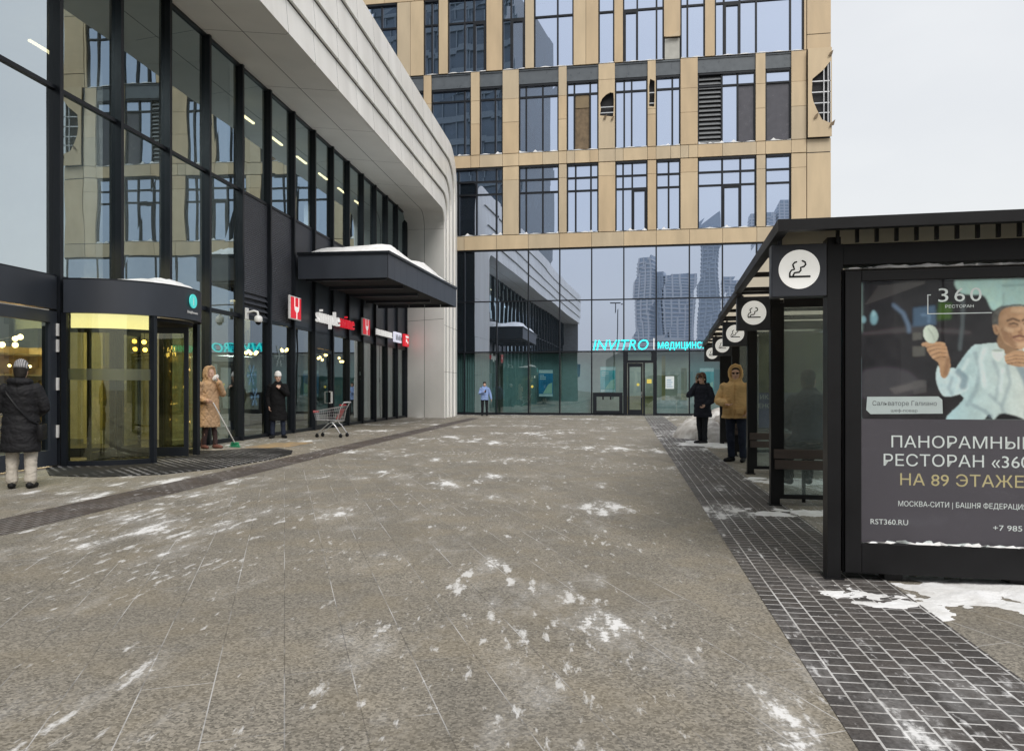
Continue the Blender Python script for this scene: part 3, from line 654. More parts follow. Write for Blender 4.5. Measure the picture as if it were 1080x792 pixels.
# white security camera on its bracket
o = thing('security_camera', 'white dome security camera on a wall bracket between the louvres', 'camera', LF, (XW + .2, 19.2, 3.3))
m = MB(); m.box(XW + .20, XW + .24, 19.12, 19.28, 3.22, 3.52, 0, .01); m.build('wall_plate', ALU, o)
m = MB(); m.tube([(XW + .22, 19.2, 3.40), (XW + .42, 19.2, 3.44), (XW + .52, 19.2, 3.41), (XW + .54, 19.2, 3.30)], .032, 8); m.build('bracket', ALU, o, 50)
m = MB(); m.loft([(XW + .54, 19.2, 3.32, .05, .05), (XW + .54, 19.2, 3.28, .10, .10), (XW + .54, 19.2, 3.17, .11, .11), (XW + .54, 19.2, 3.14, .09, .09)], 18); m.build('housing', ALU, o, 50)
m = MB(); m.ball((XW + .54, 19.2, 3.14), .075, 14); m.build('lens_dome', BLACK, o, 60)
# tinsel star sticker panel inside
SNF = pm('window_sticker', (.16, .32, .50), .5)
def snowflake(y, z, r, mat, label):
    m = MB(); x = XW + .012
    for k in range(6):
        a = math.pi * k / 3; d = (math.cos(a), math.sin(a)); m.tube([(x, y, z), (x, y + d[0] * r, z + d[1] * r)], .006, 4, caps=False)
        for t in (.45, .7):
            for s2 in (-1, 1):
                b2 = a + s2 * math.pi / 3.5; m.tube([(x, y + d[0] * r * t, z + d[1] * r * t), (x, y + d[0] * r * t + math.cos(b2) * r * .25, z + d[1] * r * t + math.sin(b2) * r * .25)], .005, 4, caps=False)
    solo('snowflake_sticker', m, mat, label, 'sticker', LF, (x, y, z), 'snowflake stickers on the shop glass')
PALE = pm('pale_sticker', (.26, .34, .34), .5)
snowflake(19.9, 1.75, .32, SNF, 'upper blue snowflake sticker between the broom and the white hat')
snowflake(20.1, 1.15, .28, SNF, 'lower blue snowflake sticker between the broom and the white hat')
snowflake(21.7, 2.35, .36, PALE, 'pale snowflake sticker on the glass above the white hat')
snowflake(29.6, 2.0, .36, PALE, 'pale snowflake sticker on the glass right of the shop door')

# ------------------------------------------------------------------ office building at the end
ob = thing('office_building', 'sandstone office building with gridded windows above a mirror-glass ground floor', 'building', BF, (1, 0, 0))
XL, XR = -14.0, 16.34
GM = [-14.5, -12.78, -11.08, -9.38, -7.68, -5.98, -4.3, -2.62, -0.83, .9, 2.59, 4.29, 5.98, 7.66, 9.36, 11.03, 12.73, 14.43, 16.2]
rows = {  # z0, z1, window spans
 1: (9.70, 13.37, [(-11.0, -8.2), (-7.4, -4.9), (-3.93, -.48), (.39, 2.55), (2.97, 4.65), (5.54, 7.21), (7.66, 8.9), (9.78, 12.71), (13.16, 14.42)]),
 2: (14.08, 17.74, [(-11.0, -8.2), (-7.4, -4.9), (-4.46, -2.25), (-1.76, -.5), (.39, 2.53), (2.97, 4.65), (5.52, 7.21), (7.64, 8.9), (9.78, 12.67), (13.16, 14.42)]),
 3: (18.60, 22.7, [(-11, -9), (-8.2, -6.4), (-4.89, -4.04), (-3.53, -1.39), (-.52, .73), (1.21, 3.33), (4.65, 5.48), (5.94, 8.05), (8.9, 10.14), (10.64, 15.04)]),
 4: (23.4, 27.4, [(-11, -9), (-8.2, -6.4), (-4.46, -2.25), (-1.39, -.5), (.73, 3.33), (4.65, 5.52), (5.94, 8.05), (8.9, 10.14), (10.64, 14.4)]),
}
muls = {1: {2: [-2.94, -1.94, -.85], 3: [.78, 1.68], 4: [3.44, 4.25], 5: [5.94, 6.42], 6: [8.3], 7: [11.02, 11.93], 8: []},
        2: {2: [-2.6], 3: [-.91], 4: [.78, 1.68], 5: [3.37, 4.21], 6: [6.0, 6.39], 7: [8.49], 8: [11.0, 11.79], 9: []},
        3: {2: [-4.44], 3: [-2.6, -2.09], 4: [-.04], 5: [2.48], 6: [], 7: [6.68, 7.68], 8: [9.26], 9: [11.1, 11.89, 12.71, 14.39]},
        4: {}}
FY = -.12                                    # stone face
st = MB()
def slab(x0, x1, z0, z1, y=FY, th=.2, g=.009):
    if x1 - x0 < .05: return
    st.box(x0 + g, x1 - g, y + random.uniform(-.006, .006), y + th, z0 + g, z1 - g, random.choice((0, 0, 1, 2)))
def split(x0, x1, z0, z1, step=None, xs=None):
    if xs is None: n = max(1, round((x1 - x0) / (step or .95))); xs = [x0 + (x1 - x0) * i / n for i in range(n + 1)]
    for a, b in zip(xs[:-1], xs[1:]): slab(a, b, z0, z1)
# bands
slabxs = [XL] + [x for x in GM if XL < x < 15] + [15.16]
split(XL, 15.16, 8.92, 9.68, xs=slabxs)
split(XL, 15.16, 13.40, 14.06, xs=[XL, -11.0, -8.2, -7.4, -4.9, -4.46, -3.6, -2.25, -1.76, -.5, .39, 1.68, 2.53, 2.97, 3.4, 4.2, 4.65, 5.53, 5.95, 7.21, 7.65, 8.4, 8.9, 9.32, 9.78, 11.02, 12.7, 13.16, 14.42, 15.16])
split(XL, 15.16, 22.72, 23.38, step=1.7); split(XL, 15.16, 27.42, 28.6, step=1.7)
# broken stone: real holes through the panel
def holed(x0, x1, z0, z1, hole, mi=0):
    g = .009; st.prism([(x0 + g, z0 + g), (x1 - g, z0 + g), (x1 - g, z1 - g), (x0 + g, z1 - g)], FY, FY + .06, 'xz', [hole])
for r, (z0, z1, wins) in rows.items():
    edges = [XL] + [e for wn in wins for e in wn] + [15.16]
    cols = [(edges[i], edges[i + 1]) for i in range(0, len(edges), 2)]
    top = z1 if r != 2 else 18.58
    for (a, b) in cols:
        if b - a < .05: continue
        zs = [z0, z0 + (z1 - z0) * .46, z1 - .72, top] if r != 3 else [z0, top]
        if r == 1: zs = [z0, z1 - .72, top]
        xs = [a, (a + b) / 2, b] if (b - a) > .95 or (r == 3 and a > 3 and a < 4) else [a, b]
        for p, q in zip(xs[:-1], xs[1:]):
            for k, (u, v) in enumerate(zip(zs[:-1], zs[1:])):
                if r == 2 and abs(a - 4.65) < .02 and k in (1, 2):
                    if k == 1: holed(p, q, z0 + (z1 - z0) * .40, top - .85, [(4.73, 15.85), (5.42, 15.75), (5.45, 16.1), (5.46, 16.62), (5.44, 17.0), (5.28, 17.04), (5.05, 16.93), (4.86, 16.75), (4.74, 16.5), (4.78, 16.2)])
                    else: slab(p, q, top - .85, top)
                elif r == 2 and abs(a - 7.21) < .02 and k in (1, 2):
                    if k == 1: slab(p, q, u, 16.05)
                    else: holed(p, q, 16.05, top, [(7.29, 16.2), (7.55, 16.15), (7.57, 16.6), (7.58, 17.5), (7.34, 17.62), (7.29, 17.2), (7.31, 16.7)])
                elif r == 3 and abs(a - 8.05) < .02:
                    slab(p, q, 19.78, v); st.prism([(p + .06, 19.72), (q - .05, 19.72), (q - .09, 20.0), (p + .5, 19.82)], FY - .10, FY - .02, 'xz')
                else: slab(p, q, u, v)
st.build('stone_cladding', [GOLD, GOLDB, GOLDC], ob)
# corner pier, set forward
st = MB(); old = FY; FY = -.32
PIER = [(8.92, 9.68), (9.70, 13.35), (13.38, 14.06), (18.6, 19.35), (19.37, 22.7), (22.72, 23.38), (23.4, 28.6)]
for z0, z1 in PIER: slab(15.18, 16.34, z0, z1, th=.5)
st.prism([(15.19, 14.09), (16.33, 14.09), (16.33, 18.57), (15.19, 18.57)], FY, FY + .06, 'xz', [[(15.62, 15.45), (15.86, 14.95), (16.27, 14.75), (16.29, 17.9), (15.93, 17.45), (15.62, 17.2), (15.40, 17.02), (15.37, 16.3), (15.44, 15.9)]])
st.build('corner_pier', [GOLD, GOLDB, GOLDC], ob); FY = old
for a_ in [(15.24, 16.3, -.22, -.19, z, z + .05) for z in (15.3, 15.8, 16.35, 16.9)] + [(x, x + .04, -.25, -.22, 14.2, 18.5) for x in (15.95, 16.15)] + [(4.68, 5.5, -.04, -.01, z, z + .05) for z in (16.28, 15.98)] + [(7.24, 7.64, -.04, -.01, z, z + .045) for z in (16.9, 16.35)]:
    rl = MB(); rl.box(*a_); rl.build('bare_rail', STEEL, ob)
sh = MB()
for (x, z, s_) in ((15.45, 15.0, .3), (16.2, 14.55, .35), (16.15, 18.1, .3), (5.3, 15.55, .22), (4.9, 15.62, .25)):
    sh.prism([(x, z), (x + s_ * .6, z + s_ * .2), (x + s_ * .8, z + s_), (x + s_ * .2, z + s_ * .5)], -.40 if x > 15 else -.2, -.37 if x > 15 else -.17, 'xz')
sh.build('broken_shard', BRWN, ob)
# dark body behind, grey spandrels
bd = MB(); bd.box(XL, 16.3, .14, .3, 8.9, 28.6); bd.box(15.2, 16.3, -.10, .14, 8.9, 28.6); bd.build('dark_backing', CAV, ob)
bm_ = MB(); bm_.box(-30, 16.3, .32, 18, 8.9, 28.5); bm_.box(16.05, 16.3, .3, 18, 0, 8.9); bm_.box(-30, 16.0, 6.2, 6.5, 0, 8.9); bm_.build('rear_body', GREYB, ob)
gs = MB()
for (a, b) in rows[2][2]:
    gs.box(a, b, FY + .10, .13, 17.80, 18.56); gs.box(a, b, FY + .06, FY + .10, 18.50, 18.57)
gs.build('grey_spandrel', GREYB, ob)
patch = MB(); patch.box(8.1, 8.86, -.03, .05, 18.62, 19.7); patch.build('bare_board', pm('pale_board', (.40, .40, .37), .7), ob)
DPANE = pm('dark_window_film', (.075, .075, .09), .25)
snp = []
for r, (z0, z1, wins) in rows.items():
    for i, (a, b) in enumerate(wins):
        if a < -5 : mu = [(a + b) / 2]
        else: mu = muls[r].get(i, [(a + b) / 2])
        fm = MB(); t = .045
        fm.box(a, a + .07, -.03, .10, z0, z1); fm.box(b - .07, b, -.03, .10, z0, z1); fm.box(a + .07, b - .07, -.03, .10, z0, z0 + .05); fm.box(a + .07, b - .07, -.10, .10, z1 - .09, z1)
        for x in mu: fm.box(x - t, x + t, -.035, .10, z0 + .05, z1 - .09)
        trs = {1: [12.63, 11.94], 2: [17.08], 3: [21.35, 22.1], 4: [26.6]}[r]
        xs = [a + .07] + sorted(mu) + [b - .07]
        for z in trs:
            if r == 3 and z > 22 and b - a < 3: continue
            fm.box(a + .07, b - .07, -.028, .10, z - .045, z + .045)
        cas = {(1, 5): (6.42, 7.14, 9.75, 11.9), (1, 7): (11.02, 11.93, 9.75, 11.9), (3, 7): (5.98, 6.7, 18.65, 21.3), (3, 9): (11.1, 11.89, 18.65, 21.3), (3, 3): (-2.09, -1.46, 18.65, 21.3), (3, 4): (-.04, .68, 18.65, 21.3)}.get((r, i))
        if cas:
            x0, x1, c0, c1 = cas; fm.box(x0, x0 + .11, -.05, .08, c0, c1); fm.box(x1 - .09, x1, -.05, .08, c0, c1); fm.box(x0 + .11, x1 - .09, -.05, .08, c1 - .11, c1)
        wf = fm.build('window', DARK, ob)
        pmb = MB(); zsl = [z0 + .04] + sorted(trs) + [z1 - .08]
        for (p, q) in zip(xs[:-1], xs[1:]):
            for (u, v) in zip(zsl[:-1], zsl[1:]):
                dk = (r == 2 and i == 8 and abs(p - 11.79) < .1 and u < 17) or (r == 2 and i == 9 and u < 17)
                br = (r == 2 and i == 5 and abs(p - 3.37) < .1 and u < 17)
                lv = (r == 2 and i == 8 and p < 10)
                if lv: continue
                e = lambda: .05 + random.uniform(-.0022, .0022)
                pmb.quad((p, e() + (.01 if br else 0), u), (q, e(), u), (q, e(), v), (p, e(), v), 2 if br else (1 if dk else 0))
        pmb.build('window_pane', [GL_F, DPANE, BRWN], wf)
        if r == 2 and i == 8:
            lm = MB()
            for q in range(15):
                z = z0 + .08 + q * .232; lm.quad((a + .07, -.02, z), (10.96, -.02, z), (10.96, .09, z + .16), (a + .07, .09, z + .16)); lm.box(a + .07, 10.96, -.03, -.015, z - .01, z + .02)
            lm.build('louvre', pm('louvre_grey', (.17, .18, .19), .4), wf)
        if r == 2 and i == 5:
            lm = MB(); lm.box(3.43, 4.15, .02, .045, 16.35, 17.03); lm.build('upper_board', pm('tan_board', (.20, .15, .085), .7), wf)
        if a > -5 and r <= 3: snp.append((a, b, z0, r))
# snow lying on the sills
rnd = random.Random(11); m = MB()
for (a, b, z, r) in snp:
    n = max(4, int((b - a) / .12)); ph = rnd.uniform(0, 6); yy0, yy1 = FY - .005, -.03; prev = None
    for i in range(n + 1):
        x = a + .03 + (b - a - .06) * i / n; h = max(.006, .03 + .05 * math.sin(i * .9 + ph) * rnd.uniform(.3, 1) + (.12 if rnd.random() < .12 else 0) * (r < 3))
        cur = [(x, yy0, z + .0), (x, yy0, z + h * .8), (x, yy1, z + h)]
        if prev:
            m.quad(prev[0], cur[0], cur[1], prev[1]); m.quad(prev[1], cur[1], cur[2], prev[2])
        prev = cur
solo('snow_cover', m, SNOW, 'thin ragged snow along the window sills of the stone building', 'snow', BF, (6, 0, 12), kind='stuff')

# ground floor: mirror glass above, shop glass below
GL_U = glass('mirror_glass', (0, 0, 0), (.70, .79, .97), .72, 0, .0045, back=(.03, .04, .05), wscale=.4)
for a, b in zip(GM[:-1], GM[1:]):
    m = MB(); e = lambda: random.uniform(-.003, .003)
    for z0, z1 in ((3.42, 6.10), (6.14, 8.9)): m.quad((a, e(), z0), (b, e(), z0), (b, e(), z1), (a, e(), z1))
    m.build('upper_pane', GL_U, ob)
    if abs(a - 5.98) > .1:
        m = MB(); m.quad((a, e() / 2, .1), (b, e() / 2, .1), (b, e() / 2, 3.36), (a, e() / 2, 3.36)); m.build('shop_pane', GL_G, ob)
m = MB()
for x in GM: m.box(x - .035, x + .035, -.05, .06, 0, 8.9)
for z in (3.38, 6.12): m.box(GM[0], 16.3, -.045, .055, z - .03, z + .03)
m.box(GM[0], 5.98, -.05, .05, 0, .11); m.box(7.66, 16.3, -.05, .05, 0, .11); m.box(GM[0], 16.3, -.06, .06, 8.84, 8.93)
m.build('curtain_wall_bars', DARK, ob)
m = MB(); m.box(-14, 16, .2, 6.2, 0, .03); m.box(-14, 16, .12, .3, 3.30, 3.5); m.build('shop_floor', INTD, ob)
m = MB(); m.box(-14, 16, 3.6, 3.7, 0, 3.4); m.build('shop_wall', pm('shop_wall_paint', (.36, .40, .38), .7), ob)
m = MB(); m.box(-14, 16, .3, 6.2, 3.36, 3.42); m.build('shop_ceiling', INTW, ob)
bmb = MB()
for (a, b, z0, z1, y) in ((-.55, .85, .12, 3.3, .35), (-.1, .86, .12, 1.05, .28), (.95, 2.55, .12, 3.3, .55), (2.64, 4.2, .12, 3.3, .5), (2.64, 4.2, .12, .95, .3), (9.4, 11.0, .12, 3.3, .5), (7.7, 8.7, .12, .8, .3), (8.75, 9.3, .12, .8, .32), (11.1, 12.7, .12, 3.3, .5)): bmb.box(a, b, y, y + .03, z0, z1)
bmb.build('inner_board', TEALB, ob)
bmb = MB()
for i in range(26):
    x = -4.2 + i * .13; bmb.box(x, x + .09, .3 + .03 * (i % 2), .32 + .03 * (i % 2), .12, 3.3)
bmb.build('vertical_blind', pm('blind_slats', (.30, .36, .36), .6), ob)
# door with its frame
m = MB(); m.box(6.0, 6.16, -.06, .06, 0, 2.76); m.box(7.5, 7.64, -.06, .06, 0, 2.76); m.box(6.0, 7.64, -.06, .06, 2.76, 2.90); m.box(6.98, 7.08, -.06, .06, 0, 2.76); m.box(6.0, 6.2, -.05, .05, 2.9, 3.35); m.box(7.4, 7.64, -.05, .05, 2.9, 3.35)
fr_ = m.build('door_frame', DARK, ob)
m = MB(); m.box(6.18, 6.28, -.05, .02, .02, 2.74); m.box(6.87, 6.96, -.05, .02, .02, 2.74); m.box(6.28, 6.87, -.05, .02, .02, .3); m.box(6.28, 6.87, -.05, .02, 2.55, 2.74)
dr = m.build('door', DARK, ob)
m = MB(); m.quad((6.28, -.01, .3), (6.87, -.01, .3), (6.87, -.01, 2.55), (6.28, -.01, 2.55)); m.build('door_pane', GL_G, dr)
m = MB(); m.tube([(6.91, -.05, 1.25), (6.91, -.12, 1.25), (6.91, -.12, .95), (6.91, -.05, .95)], .015, 6); m.build('door_handle', STEEL, dr)
m = MB(); m.quad((7.08, -.01, .1), (7.5, -.01, .1), (7.5, -.01, 2.74), (7.08, -.01, 2.74)); m.quad((6.2, -.01, 2.9), (7.4, -.01, 2.9), (7.4, -.01, 3.34), (6.2, -.01, 3.34)); m.build('side_pane', GL_G, fr_)
m = MB(); m.box(4.36, 5.92, -.12, .05, .98, 1.20); m.box(4.36, 4.55, -.12, .05, .1, .98); m.box(5.74, 5.92, -.12, .05, .1, .98); m.box(4.55, 5.74, -.12, .05, .1, .24)
for x in (4.85, 5.25): m.box(x, x + .08, -.10, -.06, .82, .98)
m.build('sill_box', DARK, ob)
# yellow markers on the door glass
YST = pm('yellow_sticker', (.75, .62, .12), .5)
for (x, z, r_, lb_) in ((6.72, 1.62, .075, 'round yellow sticker on the glass of the dark door'), (1.1, 1.52, .07, 'round yellow sticker on the pane left of the blue poster')):
    m = MB(); m.prism(circ(r_, 20, x, z), -.022, -.016); solo('warning_sticker', m, YST, lb_, 'sticker', BF, (x, 0, z))
m = MB(); m.box(7.18, 7.42, -.022, -.016, 1.68, 1.9); solo('warning_sticker', m, YST, 'square yellow sticker on the side pane of the door', 'sticker', BF, (7.3, 0, 1.7))
# posters in the shop windows
PBL = pm('poster_blue', (.03, .22, .42), .4, 0, .3, 2); PTQ = pm('poster_turquoise', (.03, .40, .45), .4, 0, .3, 2); PWH = pm('poster_white', (.66, .72, .74), .5)
PSK = pm('poster_pale_green', (.45, .62, .50), .5)
def poster(x0, x1, z0, z1, mat, label, seed):
    rnd = random.Random(seed); o = thing('window_poster', label, 'poster', BF, ((x0 + x1) / 2, .1, z0), 'posters in the office shop window'); y = .09
    m = MB(); m.box(x0, x1, y, y + .015, z0, z1); m.build('sheet', mat, o)
    hh = z1 - z0; ww = x1 - x0
    m = MB(); m.box(x0 + .01, x1 - .01, y - .003, y - .001, z1 - .13 * hh, z1 - .01); m.box(x0 + .02, x1 - .02, y - .003, y - .001, z0 + .01, z0 + .10 * hh)
    for q in range(3): m.box(x0 + .08 * ww, x0 + (.35 + .2 * rnd.random()) * ww, y - .003, y - .001, z1 - (.22 + .07 * q) * hh, z1 - (.19 + .07 * q) * hh)
    m.build('white_panel', PWH, o)
    m = MB(); m.prism([(x0 + .3 * ww, z0 + .12 * hh), (x1 - .04, z0 + .12 * hh), (x1 - .04, z0 + .52 * hh), (x0 + .68 * ww, z0 + .46 * hh), (x0 + .5 * ww, z0 + .3 * hh)], y - .004, y - .002); m.build('picture_area', PSK, o)
poster(1.44, 2.21, .98, 2.42, PBL, 'deep blue poster in the pane furthest left of the door', 1)
poster(4.74, 5.54, 1.22, 2.56, PTQ, 'turquoise poster in the pane directly left of the dark door', 2)
poster(9.89, 10.61, 1.0, 2.48, PTQ, 'turquoise poster behind the person on the phone', 3)
o = thing('paper_notice', 'white paper notice taped to the pane right of the dark door', 'notice', BF, (8.36, 0, 1.4))
m = MB(); m.box(8.14, 8.58, -.012, -.008, 1.4, 2.05); m.build('sheet', PWH, o)
m = MB()
for q in range(4): m.box(8.2, 8.5 - .06 * (q % 2), -.0145, -.013, 1.5 + .11 * q, 1.53 + .11 * q)
m.build('printed_lines', PBL, o)
# furniture glimpsed inside
CHR = pm('warm_panel', (.40, .33, .16), .6)
m = MB(); m.box(9.0, 9.3, .9, .95, .2, 2.5, 0, .01); m.box(8.0, 8.2, 1.5, 1.55, .1, 3.2); solo('display_stand', m, CHR, 'narrow tan display stand inside the pane right of the door', 'stand', BF, (8.6, 1, 0))
m = MB(); m.box(5.9, 7.6, 2.0, 2.6, .95, 1.0); m.box(5.95, 7.55, 2.05, 2.55, .03, .95); solo('reception_counter', m, CHR, 'pale reception counter seen through the dark door', 'counter', BF, (6.7, 2.3, 0))
for (x, y, e) in ((6.8, 1.6, 60), (1.5, 1.8, 25), (10.5, 1.8, 40)):  # unseen fill lights added; the shop interior would be dark without them
    ld = bpy.data.lights.new('shop_fill', 'AREA'); ld.energy = e; ld.size = 1.4; ld.color = (1, .93, .78); lo = bpy.data.objects.new('shop_fill', ld); COL.objects.link(lo); lo.location = BF.w(x, y, 3.3)
# turquoise lettering over the door
o = thing('shop_sign', 'long glowing turquoise lettering on the mirror glass above the dark door', 'sign', BF, (7, -.1, 3.4))
m = MB(); m.text('INVITRO', 4.36, 3.45, -.08, width=2.9, height=.56, bold=.035, shear=.22, depth=.08); m.build('large_letters', TURQ, o)
m = MB(); a_, b_2 = m.text('медицинск', 7.74, 3.50, -.08, width=2.5, height=.46, bold=.035, depth=.08); m.text('ий', b_2 + .06, 3.50, -.08, height=.46, bold=.035, depth=.08, xscale=.9); m.build('small_letters', TURQ, o)
m = MB(); m.box(7.52, 7.56, -.12, -.08, 3.46, 4.04); m.build('divider', WHL, o)
m = MB(); m.box(4.3, 11.3, -.085, -.06, 3.56, 3.59); m.box(4.3, 11.3, -.085, -.06, 3.86, 3.89); m.build('rail', DARK, o)

# ------------------------------------------------------------------ smoking shelters
YK = [5.75, 9.27, 12.65, 16.05, 19.4]; XP = [1.11, 1.17, 1.24, 1.27, 1.25]; XE = 2.72
where = ['nearest to the camera beside the large poster', 'second from the camera, a person seated behind it', 'third from the camera, holding a lilac poster', 'fourth from the camera, behind the tan parka', 'farthest from the camera, beside the snowbank']
def smoke_icon(mb, x, z, s, y0, y1, mi=0):
    T = lambda pts, r: mb.tube([(x + a * s, (y0 + y1) / 2, z + b * s) for a, b in pts], r * s, 6, mi)
    mb.box(x - .60 * s, x + .66 * s, y0, y1, z - .52 * s, z - .40 * s, mi)
    T([(-.56, -.44), (-.56, -.22), (-.46, -.05), (-.28, .0), (-.34, .16), (-.38, .30), (-.28, .42), (-.16, .46)], .055)
    T([(-.36, -.38), (-.28, -.22), (.0, -.18), (.10, -.06), (.08, .10), (.28, .16), (.38, .28), (.34, .44), (.18, .52)], .055)
for k in range(5):
    y, xp = YK[k], XP[k]; yn = YK[k + 1] if k < 4 else YK[k] + .95
    yr0, yr1 = (5.45 if k == 0 else YK[k] - .3), (yn - .32)
    xo = .735 + .028 * k
    o = thing('smoking_shelter', 'black smoking shelter with white sign disc, ' + where[k], 'shelter', SF, (xp, y, 0), 'row of smoking shelters')
    m = MB(); w_ = .10 if k else .09
    m.box(xp, xp + w_, y, y + .16, 0, 2.435); m.box(xp - .02, xp + w_ + .02, y - .02, y + .18, 0, .015); m.build('post', BLACK, o)
    m = MB(); m.box(XE - .08, XE, y, y + .1, 0, 2.435); m.build('post', BLACK, o)
    # roof: edge beams, joists, translucent sheets
    m = MB(); m.box(xo, xo + .07, yr0, yr1, 2.435, 2.515); m.box(XE + .02, XE + .09, yr0, yr1, 2.435, 2.515)
    m.box(xo + .07, XE + .02, yr0, yr0 + .07, 2.437, 2.513); m.build('roof_frame', BLACK, o)
    n = max(2, round((yr1 - yr0) / 1.0))
    for q in range(1, n + 1): yy = yr0 + (yr1 - yr0) * q / (n + .15); m = MB(); m.box(xo + .07, XE + .02, yy, yy + .05, 2.445, 2.487); m.build('joist', BLACK, o)
    m = MB(); m.box(xo + .07, XE + .02, yr0 + .07, yr1, 2.49, 2.50); m.build('roof_sheet', POLY, o)
    if k == 0:
        q = 1.16
        while q < XE: m = MB(); m.box(q, q + .022, 5.70, 5.73, 2.385, 2.487); m.build('short_strut', BLACK, o); q += .128
    m = MB(); xs0, xs1 = xp - .38, xp - .004; z0, z1 = (2.02, 2.395) if k == 0 else (2.05, 2.44)
    m.box(xs0, xs1, y, y + .14, z0, z1, 0, .006); m.box(xs0 + .05, xs0 + .08, y + .05, y + .08, z1, 2.46); sb_ = m.build('sign_box', pm('slate_sign', (.030, .034, .045), .4) if k == 0 else MATS['slate_sign'], o)
    cxs, czs = (xs0 + xs1) / 2 - (.0 if k == 0 else .0), (z0 + z1) / 2 + .005
    m = MB(); m.prism(circ(.140, 40, cxs, czs), y - .008, y - .001); m.build('sign_disc', SIGNW, sb_)
    m = MB(); smoke_icon(m, cxs, czs, .115, y - .013, y - .009); m.build('smoking_pictogram', BLACK, sb_)
    if 0 < k < 4:
        x0 = xp + w_
        m = MB(); m.box(x0, x0 + .05, y + .03, y + .08, .08, 2.36); m.box(XE - .13, XE - .08, y + .03, y + .08, .08, 2.36); m.box(x0 + .05, XE - .13, y + .03, y + .08, .08, .13); m.box(x0 + .05, XE - .13, y + .03, y + .08, 2.31, 2.36); m.build('screen_frame', BLACK, o)
        m = MB(); m.box(x0 + .05, XE - .13, y + .05, y + .058, .13, 2.31); m.build('screen_pane', GL_S, o)
        m = MB(); m.box(x0 + .05, XE - .13, y + .03, y + .08, 2.36, 2.44); m.build('top_beam', BLACK, o)
        bn = MB()
        bn.box(xp + .03, XE - .02, y - .03, y + .0, .55, .66, 0, .006); bn.box(xp + .04, XE - .02, y - .035, y - .005, .43, .535, 0, .006); bn.box(xp + .05, XE - .1, y + .09, y + .42, .62, .66, 0, .006); bn.build('bench_board', WOOD, o)
        bb_ = MB(); bb_.box(x0 + .3, x0 + .34, y + .09, y + .40, .56, .62); bb_.box(XE - .5, XE - .46, y + .09, y + .40, .56, .62); bb_.box(x0 + .3, x0 + .34, y + .34, y + .38, 0, .56); bb_.box(XE - .5, XE - .46, y + .34, y + .38, 0, .56); bb_.build('bench_bracket', BLACK, o)
    if k == 4:
        m = MB(); m.box(xp + .1, XE - .08, y + .02, y + .14, .05, 2.44); m.build('end_panel', BLACK, o)
    if k < 4:      # rear wall of glass along the row
        m = MB(); m.box(XE - .05, XE - .042, y + .18, yn - .05, .2, 2.3); m.build('rear_pane', GL_S, o)
        m = MB(); m.box(XE - .07, XE - .02, y + .16, yn - .05, .14, .2); m.box(XE - .07, XE - .02, y + .16, yn - .05, 2.3, 2.36); m.build('rear_rail', BLACK, o)
# lilac poster film on the third pane
o = thing('window_poster', 'lilac poster with pale lettering stuck inside the third shelter', 'poster', SF, (1.9, YK[2], 1))
m = MB(); m.box(1.42, 2.5, 12.715, 12.725, .74, 1.30); m.build('sheet', pm('lilac_sheet', (.20, .20, .34), .5, 0, .4, 1.5), o)
m = MB(); m.box(1.42, 2.5, 12.715, 12.725, 1.305, 2.25); m.build('picture_area', pm('olive_picture', (.28, .27, .15), .5, 0, .5, 2.2), o)
m = MB(); m.text('ИКА', 1.44, 1.20, 12.712, height=.07, bold=.02, depth=.002); m.text('ЕНОГ', 1.42, 1.06, 12.712, height=.07, bold=.02, depth=.002); m.build('lettering', ALU, o)

# ------------------------------------------------------------------ poster cabinet closing the first shelter
bb = thing('poster_cabinet', 'large black poster cabinet with dark restaurant poster showing a man in white', 'billboard', SF, (1.95, 5.75, 0))
yb_ = 5.75
m = MB(); m.box(1.215, 2.75, yb_ + .03, yb_ + .30, .05, 2.20, 0, .008); m.build('cabinet', BLACK, bb)
m = MB(); m.box(1.215, 2.75, yb_ + .01, yb_ + .20, 2.235, 2.385, 0, .006); m.box(1.20, 1.215, yb_, yb_ + .2, 2.2, 2.385); m.build('header', BLACK, bb)
m = MB(); F0, F1, Z0, Z1 = 1.335, 2.555, .27, 2.115
m.box(1.225, F0, yb_ - .01, yb_ + .03, .055, 2.19, 0, .006); m.box(F1, 2.74, yb_ - .01, yb_ + .03, .055, 2.19, 0, .006); m.box(F0, F1, yb_ - .01, yb_ + .03, Z1, 2.19, 0, .006); m.box(F0, F1, yb_ - .01, yb_ + .03, .055, Z0, 0, .006); m.build('cabinet_frame', BLACK, bb)
m = MB(); m.box(1.5, 1.62, yb_ + .05, yb_ + .2, 0, .052); m.build('foot', BLACK, bb); m = MB(); m.box(2.3, 2.42, yb_ + .05, yb_ + .2, 0, .052); m.build('foot', BLACK, bb)
m = MB(); m.box(F0, F1, yb_ - .002, yb_ + .0, Z0, Z1); m.build('glass_pane', GL_P, bb)
PBG = pm('poster_background', (.088, .072, .088), .6, 0, .12, 1.2); 
ps = MB(); ps.box(F0, F1, yb_ + .012, yb_ + .028, Z0, Z1); po = ps.build('poster', PBG, bb)
yl = [yb_ + .0115]
def lay(): yl[0] -= .0004; return yl[0]
pxm = lambda u, v: (F0 + (u - 908) / 157.5, Z1 - (v - 297) / 151.0)
def flat(name, polys, mat):
    m = MB(); y = lay()
    for pl in polys: m.prism([pxm(*p) for p in pl], y - .0003, y)
    return m.build(name, mat, po)
def zp(pts): return [(900 + a / 4.66, 280 + b / 4.66) for a, b in pts]   # picture layout
def ell(cx, cy, rx, ry, rot=0, n=22): return [(cx + rx * math.cos(t) * math.cos(rot) - ry * math.sin(t) * math.sin(rot), cy + rx * math.cos(t) * math.sin(rot) + ry * math.sin(t) * math.cos(rot)) for t in [2 * math.pi * i / n for i in range(n)]]
